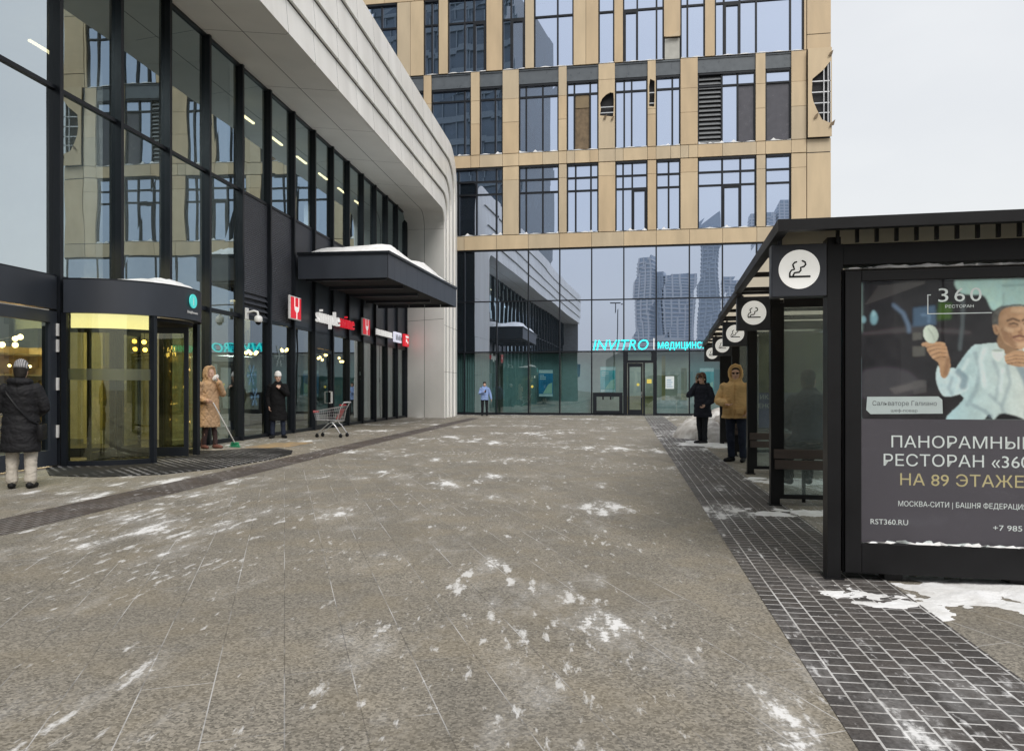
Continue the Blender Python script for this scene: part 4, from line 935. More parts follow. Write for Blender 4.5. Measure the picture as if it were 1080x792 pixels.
pc = lambda n, c, v=.15, s=8, r=.5: pm(n, c, r, 0, v, s)
# the printed photograph: a fine grid whose print colours are worked out shape by shape
import numpy as np
CW, CH = 300, 230; GX0, GX1, GY0, GY1 = 40.0, 927.0, 82.0, 762.0
gx, gy = np.meshgrid(np.linspace(GX0, GX1, CW), np.linspace(GY0, GY1, CH))
img = np.zeros((CH, CW, 3)); nrs = np.random.RandomState(3)
def blur(a, n):
    for _ in range(n):
        a = (np.roll(a, 1, 0) + np.roll(a, -1, 0) + a * 2) / 4; a = (np.roll(a, 1, 1) + np.roll(a, -1, 1) + a * 2) / 4
    return a
def fnoise(k): a = blur(nrs.rand(CH, CW), k); return (a - a.min()) / (a.max() - a.min())
def pmask(pts, b=1):
    c = np.zeros(gx.shape, bool); n = len(pts)
    for i in range(n):
        (x1, y1), (x2, y2) = pts[i], pts[(i + 1) % n]
        if y1 == y2: continue
        c ^= ((y1 > gy) != (y2 > gy)) & (gx < (x2 - x1) * (gy - y1) / (y2 - y1) + x1)
    return blur(c.astype(float), b)
def stroke(pts, r, b=1):
    d = np.full(gx.shape, 1e9)
    for (x1, y1), (x2, y2) in zip(pts[:-1], pts[1:]):
        L2 = (x2 - x1) ** 2 + (y2 - y1) ** 2 + 1e-9; t = np.clip(((gx - x1) * (x2 - x1) + (gy - y1) * (y2 - y1)) / L2, 0, 1)
        d = np.minimum(d, np.hypot(gx - x1 - t * (x2 - x1), gy - y1 - t * (y2 - y1)))
    return blur((d < r).astype(float), b)
def put(m, c, a=1.0):
    global img
    c = np.array(c) if not isinstance(c, np.ndarray) else c
    m = np.clip(m * a, 0, 1)[..., None]; img = img * (1 - m) + c * m
def smooth(pts, k=3):
    P = [np.array(p, float) for p in pts]; out = []
    for i in range(len(P)):
        p0, p1, p2, p3 = P[i - 1], P[i], P[(i + 1) % len(P)], P[(i + 2) % len(P)]
        for t in [q / k for q in range(k)]: out.append(tuple(.5 * ((2 * p1) + (-p0 + p2) * t + (2 * p0 - 5 * p1 + 4 * p2 - p3) * t * t + (-p0 + 3 * p1 - 3 * p2 + p3) * t ** 3)))
    return out
img[:] = (.030, .026, .029); N1, N2, N3 = fnoise(60), fnoise(12), fnoise(3)
img *= (.6 + .9 * N1)[..., None]
for k_ in range(7): put(stroke([(60 + 10 * k_, 190 - 14 * k_), (180, 150 - 8 * k_), (340, 95 - 4 * k_)], 4, 3), (.12, .105, .10), .5)
put(pmask([(45, 330), (300, 300), (560, 330), (560, 352), (300, 335), (45, 350)], 8), (.07, .06, .062), .8)
put(pmask(ell(150, 590, 170, 90), 30), (.065, .058, .064)); put(pmask([(170, 610), (330, 570), (350, 600), (200, 640)], 4), (.15, .13, .13), .7); put(pmask([(280, 575), (350, 570), (350, 630), (290, 640)], 3), (.10, .09, .09), .7)
put(stroke([(195, 200), (240, 240), (265, 300), (268, 330)], 9, 6), (.13, .18, .27)); put(pmask([(288, 215), (392, 205), (396, 300), (286, 308)], 6), (.075, .12, .19)); put(stroke([(330, 250), (365, 255), (360, 285)], 7, 4), (.16, .24, .36), .7)
put(pmask(ell(100, 262, 18, 34), 4), (.22, .38, .44)); put(pmask(ell(98, 240, 8, 16), 3), (.32, .50, .55)); put(pmask(ell(50, 268, 12, 18), 3), (.22, .36, .42))
put(pmask([(408, 190), (470, 195), (465, 272), (400, 276)], 10), (.06, .11, .03)); put(stroke([(520, 170), (518, 300), (505, 420)], 8, 6), (.12, .14, .15), .7)
put(pmask([(286, 335), (328, 335), (328, 372), (286, 374)], 3), (.12, .11, .10)); put(pmask([(284, 405), (345, 402), (345, 452), (284, 455)], 3), (.11, .10, .09))
put(pmask(smooth([(500, 70), (770, 60), (758, 148), (705, 152), (703, 205), (655, 234), (618, 165), (560, 158), (500, 140)], 4), 3), np.stack([.40 + .10 * N2, .60 + .06 * N2, .56 + .05 * N1], -1)); put(pmask([(700, 60), (940, 60), (940, 330), (700, 330)], 14), np.stack([.36 + .10 * N2, .54 + .06 * N2, .51 + .05 * N1], -1), 1)
put(stroke([(832, 60), (832, 330)], 5, 4), (.16, .24, .23), .8); put(stroke([(700, 118), (940, 112)], 4, 4), (.18, .27, .26), .6)
lit = np.clip((gx - 420) / 520, 0, 1)
jk = np.stack([.40 + .34 * lit + .10 * (N2 - .5), .56 + .16 * lit + .09 * (N2 - .5), .60 + .05 * lit + .08 * (N2 - .5)], -1) * (.86 + .28 * N1)[..., None]
put(pmask(smooth([(440, 768), (520, 668), (508, 640), (478, 560), (486, 515), (560, 410), (606, 397), (690, 393), (745, 432), (800, 418), (850, 430), (940, 480), (940, 768), (690, 775), (640, 735), (600, 768)], 4), 1), jk)
put(pmask(smooth([(405, 500), (430, 530), (480, 512), (545, 590), (530, 628), (450, 652), (415, 630), (394, 560)], 4), 1), np.stack([.48 + .2 * N2, .62 + .12 * N2, .66 + .08 * N2], -1))
for pts, r_, a_ in (([(500, 530), (530, 560), (520, 600)], 16, .75), ([(470, 560), (455, 610), (470, 640)], 7, .5), ([(575, 440), (600, 520), (580, 620), (540, 690)], 10, .45), ([(660, 480), (690, 560), (670, 660)], 9, .4), ([(720, 500), (735, 580), (700, 690)], 8, .45), ([(775, 500), (805, 560), (830, 660), (815, 740)], 17, .75), ([(640, 640), (690, 690), (720, 750)], 8, .4), ([(560, 690), (620, 720), (650, 745)], 9, .5), ([(690, 398), (735, 450), (745, 470)], 6, .7)): put(stroke(pts, r_, 5), (.20, .26, .31), a_)
for pts, r_ in (([(620, 420), (600, 480), (620, 600)], 12), ([(700, 520), (690, 620)], 9), ([(545, 470), (520, 520)], 8), ([(860, 460), (880, 600)], 16)): put(stroke(pts, r_, 6), (.78, .84, .84), .6)
put(pmask(smooth([(668, 755), (700, 730), (780, 750), (800, 775), (660, 775)], 3), 2), (.02, .018, .02))
sk = np.stack([.50 + .16 * (N2 - .5), .285 + .12 * (N2 - .5), .165 + .09 * (N2 - .5)], -1)
put(pmask(smooth([(690, 340), (715, 395), (765, 425), (745, 470), (700, 430), (676, 395)], 3), 2), sk * .62)                       # neck
put(pmask(smooth([(664, 300), (668, 258), (698, 226), (760, 216), (818, 222), (848, 250), (858, 300), (846, 352), (826, 398), (790, 424), (748, 416), (708, 392), (688, 350)], 4), 1), sk * (.70 + .55 * np.clip((gx - 670) / 150, 0, 1))[..., None])
put(pmask(smooth([(656, 305), (672, 300), (686, 330), (680, 352), (664, 345)], 3), 1), sk * .85); put(stroke([(668, 315), (676, 335)], 4, 2), (.20, .09, .05), .7)
put(pmask(smooth([(656, 305), (655, 258), (678, 226), (724, 211), (790, 210), (838, 222), (820, 222), (760, 217), (706, 229), (684, 262), (682, 308), (672, 302)], 4), 2), np.stack([.06 + .08 * N3, .055 + .075 * N3, .05 + .07 * N3], -1))
for pts, r_, c_, a_ in (([(722, 286), (748, 276), (776, 288)], 5, (.09, .045, .03), .9), ([(790, 286), (812, 276), (838, 286)], 5, (.09, .045, .03), .9), ([(732, 303), (752, 298), (770, 305)], 4, (.05, .025, .02), .9), ([(796, 303), (814, 298), (832, 304)], 4, (.05, .025, .02), .9), ([(730, 312), (752, 316), (768, 312)], 5, (.26, .13, .08), .6), ([(782, 296), (790, 330), (774, 342), (788, 350)], 5, (.26, .12, .07), .75), ([(748, 366), (776, 358), (806, 366)], 5, (.16, .055, .045), .95), ([(756, 376), (780, 384), (802, 376)], 4, (.34, .15, .11), .8), ([(706, 330), (722, 372), (756, 402)], 14, (.24, .12, .07), .55), ([(735, 345), (742, 372)], 4, (.27, .13, .08), .6), ([(740, 248), (800, 246)], 3, (.33, .18, .10), .5), ([(746, 258), (806, 256)], 3, (.33, .18, .10), .4)): put(stroke(pts, r_, 2), c_, a_)
for pts, r_ in (([(782, 300), (798, 330)], 7), ([(716, 326), (742, 334)], 10), ([(750, 236), (812, 238)], 12), ([(826, 325), (836, 350)], 10), ([(768, 400), (790, 402)], 9)): put(stroke(pts, r_, 4), (.70, .46, .30), .55)
put(pmask(smooth([(412, 520), (405, 485), (378, 462), (352, 420), (368, 395), (420, 385), (446, 420), (462, 505), (440, 560), (418, 552)], 4), 1), sk * .95)  # hand with saucer
for pts in ([(352, 402), (390, 392), (430, 396)], [(360, 420), (400, 408), (438, 412)], [(372, 440), (408, 426), (440, 430)], [(385, 458), (414, 446), (440, 448)]): put(stroke(pts, 8, 1), sk * 1.12); put(stroke([(p[0], p[1] + 10) for p in pts], 2.2, 1), (.16, .075, .045), .8)
put(stroke([(336, 396), (352, 392), (372, 388)], 9, 1), sk * 1.1); put(stroke([(450, 470), (440, 540)], 10, 5), (.22, .11, .06), .6)
put(pmask(ell(370, 346, 35, 46, -.3), 1), np.stack([.66 + 0 * gx, .70 + 0 * gx, .60 + 0 * gx], -1) * (.8 + .3 * np.clip((400 - gx) / 70, 0, 1))[..., None]); put(stroke([(358, 318), (378, 345), (388, 375)], 3, 2), (.33, .36, .30), .7)
put(pmask(smooth([(712, 456), (740, 436), (775, 428), (828, 440), (834, 492), (786, 508), (722, 492)], 4), 1), sk)                   # hand with cup
for pts in ([(716, 458), (760, 446), (812, 452)], [(718, 472), (762, 462), (816, 468)], [(724, 486), (766, 478), (816, 484)]): put(stroke(pts, 7, 1), sk * 1.1); put(stroke([(p[0], p[1] + 8) for p in pts], 2.2, 1), (.16, .075, .045), .8)
put(pmask(smooth([(652, 430), (706, 424), (702, 462), (684, 480), (664, 472)], 3), 1), (.72, .76, .70)); put(pmask(ell(679, 428, 27, 6), 1), (.42, .45, .42)); put(stroke([(800, 425), (838, 432)], 9, 1), (.68, .72, .66))
img = np.clip(np.where(img > .05, img * 1.28, img) * (.93 + .14 * N3)[..., None], 0, .92)
pmt, t_, n_, l_, b_ = nm_('printed_photograph'); at = n_.new('ShaderNodeVertexColor'); at.layer_name = 'print'; l_.new(at.outputs['Color'], b_.inputs['Base Color']); b_.inputs['Roughness'].default_value = .6; b_.inputs['Specular IOR Level'].default_value = .12
yp = lay(); ax, az = pxm(900 + GX0 / 4.66, 280 + GY0 / 4.66); bx2, bz2 = pxm(900 + GX1 / 4.66, 280 + GY1 / 4.66)
pv = MB(); pv.v = [(ax + (bx2 - ax) * i / (CW - 1), yp, az + (bz2 - az) * j / (CH - 1)) for j in range(CH) for i in range(CW)]
pv.f = [(j * CW + i, j * CW + i + 1, (j + 1) * CW + i + 1, (j + 1) * CW + i) for j in range(CH - 1) for i in range(CW - 1)]; pv.m = [0] * len(pv.f)
pic = pv.build('printed_picture', pmt, po); ca = pic.data.color_attributes.new('print', 'FLOAT_COLOR', 'POINT')
ca.data.foreach_set('color', np.concatenate([img.reshape(-1, 3), np.ones((CW * CH, 1))], 1).astype(np.float32).ravel())
flat('name_plate', [[(914.5, 420), (987, 419.5), (991, 423), (991.5, 437.5), (918, 438.5), (913.5, 434)]], pc('pic_plate', (.62, .66, .66), .03))
TXW = pc('print_white', (.88, .88, .87), .03); TXG = pc('print_gold', (.66, .53, .28), .05); TXD = pc('print_dark', (.10, .10, .11))
yl[0] -= .0004
def line(body, u0, u1, v_base, vcap, mat, name='lettering', bold=0.0):
    m = MB(); a = pxm(u0, v_base); b = pxm(u1, v_base); m.text(body, a[0], a[1], yl[0], width=b[0] - a[0], height=vcap / 151.0, bold=bold, depth=.0006); return m.build(name, mat, po)
line('3', 987, 997, 320.5, 15, TXW, bold=-.012); line('6', 1003, 1013.5, 320.5, 15, TXW, bold=-.012); line('0', 1018.5, 1030, 320.5, 15, TXW, bold=-.012); line('РЕСТОРАН', 994, 1022, 327, 3.2, TXW)
m = MB(); y = yl[0]
for pl in ([(976, 312.5), (979.5, 312.5), (979.5, 313.4), (976.9, 313.4), (976.9, 332.4), (1040, 332.4), (1040, 333.2), (976, 333.2)],): m.prism([pxm(*p) for p in pl], y - .0006, y)
m.build('bracket_line', TXW, po)
line('Сальваторе Галиано', 920, 985.5, 429.3, 5, TXD); line('шеф-повар', 939, 966, 436, 3.2, TXD)
line('ПАНОРАМНЫЙ', 939.5, 1081, 473.5, 12.6, TXW, bold=.018); line('РЕСТОРАН «360»', 931.5, 1086, 493, 12.6, TXW, bold=.018); line('НА 89 ЭТАЖЕ', 948.5, 1071, 513.3, 12.6, TXG, bold=.018)
line('МОСКВА-СИТИ | БАШНЯ ФЕДЕРАЦИЯ', 946.5, 1074, 535.6, 5.6, TXW); line('RST360.RU', 918, 956.5, 555.5, 5.8, TXW); line('+7 985 998', 1041, 1088, 558, 5.8, TXW)
# snow on the cabinet ledges and at its foot
snow_sheet([(1.23, yb_ - .008), (2.74, yb_ - .008), (2.74, yb_ + .05), (1.23, yb_ + .05)], 40, 3, 2.20, .035, 5, SF, (2, yb_, 2.2), 'thin line of snow on top of the poster cabinet frame', edge=.25)
snow_sheet([(F0, yb_ - .006), (F1, yb_ - .006), (F1, yb_ - .001), (F0, yb_ - .001)], 40, 2, Z0 - .001, .03, 6, SF, (2, yb_, Z0), 'thin line of snow along the bottom edge of the poster', edge=.3)
drift([(.55, 4.75), (3.5, 4.7), (3.6, 6.3), (.7, 6.4)], 130, 80, .024, 9, SF, (2, 5.6, 0), 'white trodden snow on the ground under the poster cabinet', .34, 2.0)
drift([(.3, 8.3), (2.9, 8.5), (2.9, 9.2), (.4, 9.2)], 90, 50, .035, 12, SF, (1.5, 9, 0), 'thin drift of snow before the second shelter bench', .3, 1.6)
drift([(.2, 11.0), (2.9, 11.2), (2.9, 12.3), (.3, 12.3)], 90, 60, .04, 15, SF, (1.5, 12, 0), 'thin drift of snow before the third shelter bench', .35, 1.4)
snow_sheet([(.75, 5.5), (2.7, 5.5), (2.7, 6.4), (.75, 6.4)], 30, 14, 2.516, .05, 17, SF, (1.7, 6, 2.5), 'snow lying on the front of the shelter roof', edge=.2)
# ploughed snowbank with a dark kerb at its foot
def bank():
    from mathutils import noise as mnz
    rnd = random.Random(4); m = MB(); n, k = 110, 30; vs = []
    for i in range(n):
        a = 2 * math.pi * i / n; lob = 1 + .10 * math.sin(3 * a + 1) + .06 * math.sin(7 * a)
        for j in range(k + 1):
            t = j / k; r = 1 - t; h = .80 * (1 - r ** 3) ** .7 * (.82 + .18 * math.sin(2 * a + 2.0)) + (rnd.uniform(-.05, .05) + .05 * math.sin(9 * a + 11 * t)) * min(1, 4 * t) * (r > .02)
            h += (mnz.noise(Vector((a * 5, t * 5, 1.3))) * .10 + mnz.noise(Vector((a * 14, t * 12, 4.1))) * .06) * min(1, 5 * t) * (r > .02)
            vs.append((6.75 + 2.2 * lob * r * math.cos(a) + rnd.uniform(-.025, .025), 20.9 + 2.4 * lob * r * math.sin(a), max(.003, h)))
    m._a(vs, [(i * (k + 1) + j, ((i + 1) % n) * (k + 1) + j, ((i + 1) % n) * (k + 1) + j + 1, i * (k + 1) + j + 1) for i in range(n) for j in range(k)])
    return m
solo('snowbank', bank(), DSNOW, 'waist-high dirty ploughed snowbank behind the person on the phone', 'snowbank', WF, (6.5, 21.9, 0), kind='stuff', smooth=70)
drift([(3.6, 16.6), (5.6, 16.4), (6.4, 20.6), (3.9, 21.6)], 90, 90, .05, 21, WF, (4.8, 19, 0), 'thin trodden snow around the feet of the person on the phone', .35, .9)

# ------------------------------------------------------------------ what the mirror glass shows from behind the camera
TWC = pm('tower_pale', (.80, .83, .87), .5, 0, .1, .02); TWG = pm('tower_glass', (.50, .57, .66), .3, 0, .1, .05); TWD = pm('tower_blue', (.55, .62, .70), .4, 0, .1, .02)
def tower(x, y, w_, d_, h, label, balc=True, taper=0, slant=0, mats=(TWC, TWG)):
    o = thing('high_rise', label, 'tower', WF, (x, y, 0), 'distant high-rises mirrored in the glass', yaw=random.uniform(-.3, .3))
    m = MB(); x0, y0 = x - w_ / 2, y - d_ / 2
    m.prism([(x0, 0), (x0 + w_, 0), (x0 + w_, h + slant), (x0, h)], y0 + .8, y0 + d_ - .8, 'xz'); m.build('core', mats[1], o)
    m = MB(); nfl = int(h / 3.6)
    for i in range(nfl):
        s_ = 1 if (i % 9) else 1.03; ins = w_ * .5 * taper * i / nfl
        m.box(x0 - .7 + ins, x0 + w_ + .7 - ins, y0, y0 + d_, i * 3.6, i * 3.6 + 1.15)
    m.build('floor_slab', mats[0], o)
    m = MB()
    for q in range(7):
        xx = x0 + w_ * (q + .5) / 7
        if q % 2 == 0: m.box(xx - w_ * .035, xx + w_ * .035, y0 - .35, y0 + d_ + .35, 0, h)
    m.build('pier', mats[0], o)
tower(-99.9, -724.5, 20, 20, 138, 'slim pale residential tower seen only as the leftmost mirrored tower')
tower(-84, -728, 13, 16, 128, 'narrow blue glass tower mirrored between two pale towers', mats=(TWD, TWG))
tower(-66, -734, 26, 22, 124, 'broad pale tower with stepped balconies in the mirror glass')
tower(-30.9, -641.7, 19, 18, 150, 'dark glass tower with slanted top in the mirror glass', mats=(TWD, TWG), slant=14)
tower(-8, -711, 26, 24, 112, 'curved pale tower mirrored right of the dark glass tower')
tower(18.8, -868, 22, 20, 208, 'tall grey tower mirrored in the rightmost stone windows', mats=(TWC, TWD))
tower(43, -875, 20, 20, 222, 'tallest pale tower mirrored beside the stone corner pier', mats=(TWC, TWD))
m = MB(); o = thing('low_hall', 'low hall with arched roof mirrored under the towers', 'building', WF, (-8, -124, 0))
n = 26; prof = [(-25 + 36 * i / n, 9 + 5.5 * math.sin(math.pi * (i / n) ** .8)) for i in range(n + 1)]
m.prism([(-25, 0)] + prof + [(11, 0)], -132, -118, 'xz'); m.build('hall_body', TWC, o)
m = MB(); [m.box(-24 + 2.2 * i, -22.6 + 2.2 * i, -118.1, -117.9, 1, 6) for i in range(16)]; m.build('window_band', TWG, o)
PUR = pm('violet_board', (.13, .13, .45), .5)
o = thing('roadside_board', 'violet roadside board on two posts mirrored left of the turquoise letters', 'billboard', WF, (-22.7, -66, 0))
m = MB(); m.box(-24.5, -20.6, -66.1, -65.9, 3.9, 6.3); m.build('board', PUR, o); m = MB(); m.tube([(-23.6, -66, 0), (-23.6, -66, 4)], .12); m.tube([(-21.6, -66, 0), (-21.6, -66, 4)], .12); m.build('post', STEEL, o)
for i, (x, y, h, lb_) in enumerate(((-15.5, -37, 13, 'mast lamp mirrored above the violet board'), (-7.1, -29.2, 13.6, 'mast lamp mirrored above the first turquoise letters'), (8.5, -44.8, 16, 'mast lamp mirrored in front of the pale towers'))):
    o = thing('street_lamp', lb_, 'lamp', WF, (x, y, 0), 'mast lamps mirrored in the glass'); m = MB(); m.tube([(x, y, 0), (x, y, h)], [.11, .06], 8); m.build('mast', DARK2, o)
    m = MB(); m.box(x - .7, x + .7, y - .15, y + .15, h, h + .14); m.build('lamp_head', DARK2, o)

# dark glass block behind the left-hand building and a long low block beyond the shelters
DG = pm('dark_block_glass', (.09, .125, .155), .25, 0, .3, .1); DGL = pm('dark_block_band', (.19, .235, .26), .5)
o = thing('office_block', 'tall dark glass block mirrored in the left stone windows', 'building', WF, (-32, -52, 0))
m = MB(); m.box(-52, -26, -66, -40, 0, 70); m.build('block_body', DG, o)
m = MB(); [m.box(-52.1, -25.9, -39.99, -39.6, 3.9 * i, 3.9 * i + 1.0) for i in range(18)]; m.build('floor_band', DGL, o)
m = MB(); [m.box(-52 + 2.6 * i, -51.8 + 2.6 * i, -39.98, -39.7, 0, 70) for i in range(11)]; m.build('block_fin', DGL, o)
o = thing('low_block', 'long low grey block across the road beyond the shelters', 'building', WF, (48, 15, 0))
m = MB(); m.box(44, 60, -45, 75, 0, 9.5); m.build('wall', pm('block_render', (.33, .34, .34), .7, 0, .1, .2), o)
m = MB(); [m.box(43.95, 44.02, -43 + 4 * i, -40.6 + 4 * i, 1.2 + 3.1 * j, 3.0 + 3.1 * j) for i in range(29) for j in range(3)]; m.build('window', DG, o)

# ------------------------------------------------------------------ people
SKIN = pm('skin', (.58, .37, .28), .5, 0, .06, 12)
def cloth(n, c, var=.12, vs=5, bump=.25, bs=35, rough=.8): return pm(n, c, rough, 0, var, vs, bump, bs, spec=.2)
def hand(mb, wr, d, nrm, curl, thumb_side):
    """palm, four unequal bent fingers and a thumb leaving the side of the palm"""
    d = Vector(d).normalized(); nrm = Vector(nrm); nrm = (nrm - d * nrm.dot(d)).normalized(); sd_ = d.cross(nrm).normalized() * thumb_side; wr = Vector(wr)
    for t in (-.026, -.009, .009, .026): mb.tube([wr + d * .01 + sd_ * t * .7, wr + d * .088 + sd_ * t], [.016, .0125], 7)
    for t, L_ in ((.030, .074), (.010, .082), (-.010, .077), (-.029, .060)):
        p0 = wr + d * .085 + sd_ * t; c1 = curl * .6; p1 = p0 + (d * math.cos(c1) + nrm * math.sin(c1)) * L_ * .45
        c2 = curl * 1.4; p2 = p1 + (d * math.cos(c2) + nrm * math.sin(c2)) * L_ * .32; c3 = curl * 1.9; p3 = p2 + (d * math.cos(c3) + nrm * math.sin(c3)) * L_ * .23
        mb.tube([p0, p1, p2, p3], [.0095, .009, .0085, .0075], 6)
    q0 = wr + d * .03 + sd_ * .028; q1 = q0 + d * .032 + sd_ * .028 + nrm * .012; q2 = q1 + d * .03 + sd_ * .006 + nrm * .016
    mb.tube([q0, q1, q2], [.013, .0105, .009], 6)
def wrinkle(me, amp, seed):
    """soft folds in cloth: uneven creases pushed in along the surface normal"""
    from mathutils import noise as mno
    off = Vector((seed * 1.7, seed * .9, seed * 2.3)); nr = [v.normal.copy() for v in me.vertices]
    for v, n in zip(me.vertices, nr):
        p = v.co; q = Vector((p.x * 7, p.y * 7, p.z * 11)) + off
        h = mno.noise(q) * .9 - (1 - abs(mno.noise(q * 1.9 + off))) ** 6 * .9 + mno.noise(q * 3.5) * .35
        v.co = p + n * (h * amp)
    me.update()
HP = Vector((0, 0, 1.50))
def person(label, loc, yaw, sp):
    """local frame: faces -Y; x > 0 is the person's left"""
    o = thing('person', label, 'person', WF, (*loc, 0), yaw=yaw); o['_b'] = (0, 0, 0)
    k = sp.get('scale', 1.0); o.scale = (k, k, k)
    sit = sp.get('sit'); dz = sp.get('dz', 0)
    hips = sp.get('hips', [(-.095, 0, .90), (.095, 0, .90)])
    legs = sp.get('legs') or [[(-.10, 0, .90), (-.11, -.015, .49), (-.115, .02, .085)], [(.10, 0, .90), (.11, -.015, .49), (.115, .02, .085)]]
    feet = sp.get('feet', [-.15, .15])            # toe-out angle of each foot
    arms = sp['arms']                              # shoulder, elbow, wrist for right (x<0) and left
    lean = sp.get('lean', 0)                       # forward bend of the trunk
    TL = Matrix.Translation((0, 0, .95)) @ Matrix.Rotation(lean, 4, 'X') @ Matrix.Translation((0, 0, -.95))
    TL = Matrix.Translation((0, sp.get('ty', 0), dz)) @ TL
    HD = TL @ Matrix.Translation(HP) @ Matrix.Rotation(sp.get('turn', 0), 4, 'Z') @ Matrix.Rotation(sp.get('nod', 0), 4, 'X') @ Matrix.Translation(-HP)
    def xf(mb, n0, M):
        for i in range(n0, len(mb.v)): mb.v[i] = tuple(M @ Vector(mb.v[i]))
    b = MB()
    b.loft([(0, 0, .84, .10, .08), (0, 0, .9, .155, .105), (0, 0, 1.02, .14, .095), (0, 0, 1.2, .155, .105), (0, .005, 1.36, .165, .10), (0, .01, 1.43, .12, .075), (0, .01, 1.46, .06, .055)], 18); xf(b, 0, TL)
    n0 = len(b.v); b.tube([(0, .012, 1.40), (0, .0, 1.52)], [.060, .054], 10)
    b.loft([(0, -.045, 1.487, .025, .03), (0, -.038, 1.50, .044, .05), (0, -.022, 1.53, .058, .074), (0, -.008, 1.57, .067, .088), (0, 0, 1.61, .073, .094), (0, .004, 1.65, .074, .096), (0, .008, 1.69, .062, .080), (0, .01, 1.715, .03, .042)], 20)
    b.tube([(0, -.090, 1.622), (0, -.106, 1.59), (0, -.110, 1.575)], [.010, .0135, .014], 8); b.ball((0, -.088, 1.545), .016, 8, sc=(1.5, .7, .55)); b.ball((0, -.078, 1.508), .020, 8)
    for s in (-1, 1): b.ball((s * .076, .01, 1.59), .028, 8, sc=(.35, .7, 1.1)); b.ball((s * .03, -.086, 1.632), .014, 8, sc=(1.6, .6, .5)); b.ball((s * .042, -.062, 1.575), .024, 8)
    xf(b, n0, HD)
    for (sh, el, wr), hd in zip(arms, sp['hands']):
        n0 = len(b.v); b.tube([sh, el, wr], [.050, .040, .028], 10)
        hand(b, wr, Vector(wr) - Vector(el) if hd[0] is None else hd[0], hd[1], hd[2], hd[3])
    for (h, kn, an), fa in zip(legs, feet):
        b.tube([h, kn, an], [.082, .056, .040], 12); an = Vector(an); dr = Vector((math.sin(fa), -math.cos(fa), 0))
        b.tube([an - dr * .035 + Vector((0, 0, -.035)), an + dr * .06 + Vector((0, 0, -.035)), an + dr * .15 + Vector((0, 0, -.055))], [.036, .034, .024], 10)
    me = voxel(b, .0085, SKIN, 'body', smooth_it=2); ob_ = bpy.data.objects.new('body', me); COL.objects.link(ob_); ob_.parent = o
    def part(name, mb, mat, sm=40, vox=None, par=o):
        if vox: me = voxel(mb, vox, mat, name); q = bpy.data.objects.new(name, me); COL.objects.link(q)
        else: q = bpy.data.objects.new(name, mb.mesh(name, mat, (0, 0, 0), sm)); COL.objects.link(q)
        q.parent = par; return q
    e = MB()
    for s in (-1, 1): e.ball((s * .030, -.0915, 1.617), .0085, 8, sc=(1.5, .6, .8))
    xf(e, 0, HD); part('eyes', e, CAV)
    e = MB(); e.tube([(-.02, -.099, 1.546), (0, -.102, 1.548), (.02, -.099, 1.546)], .0035, 5); xf(e, 0, HD); part('mouth', e, pm('lip', (.28, .12, .10), .5) if 'lip' not in MATS else MATS['lip'])
    if sp.get('hair'):
        h = MB(); h.loft([(0, .045, 1.50, .062, .06), (0, .04, 1.56, .079, .075), (0, .028, 1.62, .086, .092), (0, .016, 1.68, .082, .096), (0, .012, 1.715, .062, .075), (0, .012, 1.738, .025, .03)], 20)
        xf(h, 0, HD); part('hair', h, sp['hair'], 60, .009)
    if sp.get('hat'):
        h = MB(); wave = lambda i: 1 + .0 * i
        h.loft([(0, .006, 1.638, .089, .108), (0, .006, 1.672, .093, .112), (0, .007, 1.675, .087, .106), (0, .010, 1.71, .082, .099), (0, .012, 1.745, .064, .078), (0, .013, 1.768, .030, .036), (0, .013, 1.774, .006, .008)], 40)
        xf(h, 0, HD); part('hat', h, sp['hat'], 60)
    if sp.get('glasses'):
        h = MB()
        for s in (-1, 1):
            h.prism([(s * .034 + a * .024, 1.613 + c_ * .017) for a, c_ in ell(0, 0, 1, 1, 0, 14)], -.112, -.108); h.tube([(s * .058, -.108, 1.618), (s * .078, .0, 1.612)], .003, 5)
        h.tube([(-.012, -.111, 1.618), (.012, -.111, 1.618)], .003, 5); xf(h, 0, HD); part('glasses', h, BLACK)
    # trousers
    t = MB()
    if not sit: t.loft([(0, 0, .78, .14, .10), (0, 0, .86, .172, .122), (0, 0, .98, .162, .115), (0, 0, 1.03, .158, .112)], 18)
    else: t.loft([(0, 0, .84, .15, .12), (0, 0, .9, .175, .13), (0, 0, 1.0, .16, .12)], 18); xf(t, 0, TL)
    tw = sp.get('legw', 1.0)
    for (h, kn, an) in legs:
        h, kn, an = Vector(h), Vector(kn), Vector(an); lo = an + Vector((0, 0, .015))
        t.tube([h, h.lerp(kn, .5), kn, kn.lerp(lo, .5), kn.lerp(lo, .82), lo], [.094 * tw, .086 * tw, .072 * tw, .066 * tw, .064 * tw, .066 * tw], 14)
    wrinkle(part('trousers', t, sp['trousers'], vox=.011).data, .007, 5)
    # shoes: each its own part
    for (h, kn, an), fa in zip(legs, feet):
        s_ = MB(); an = Vector(an); dr = Vector((math.sin(fa), -math.cos(fa), 0)); c0 = an + Vector((0, 0, -an.z + .0)) if not sit else an + Vector((0, 0, -.08))
        top = sp.get('boot', .12)
        s_.tube([c0 - dr * .045 + Vector((0, 0, .045)), c0 + dr * .06 + Vector((0, 0, .045)), c0 + dr * .17 + Vector((0, 0, .035))], [.048, .048, .038], 12, flat=.95)
        s_.tube([c0 - dr * .01 + Vector((0, 0, .05)), c0 - dr * .01 + Vector((0, 0, top))], [.048, .050], 12)
        for i in range(len(s_.v)): s_.v[i] = (s_.v[i][0], s_.v[i][1], max(s_.v[i][2], c0.z))
        part('shoe', s_, sp['shoes'], vox=.010)
    # coat: flared trunk plus sleeves, quilted rings where the photo shows them
    c = MB(); z0 = sp['hem']; wd = sp.get('bulk', 1.0); q = sp.get('quilt', 0)
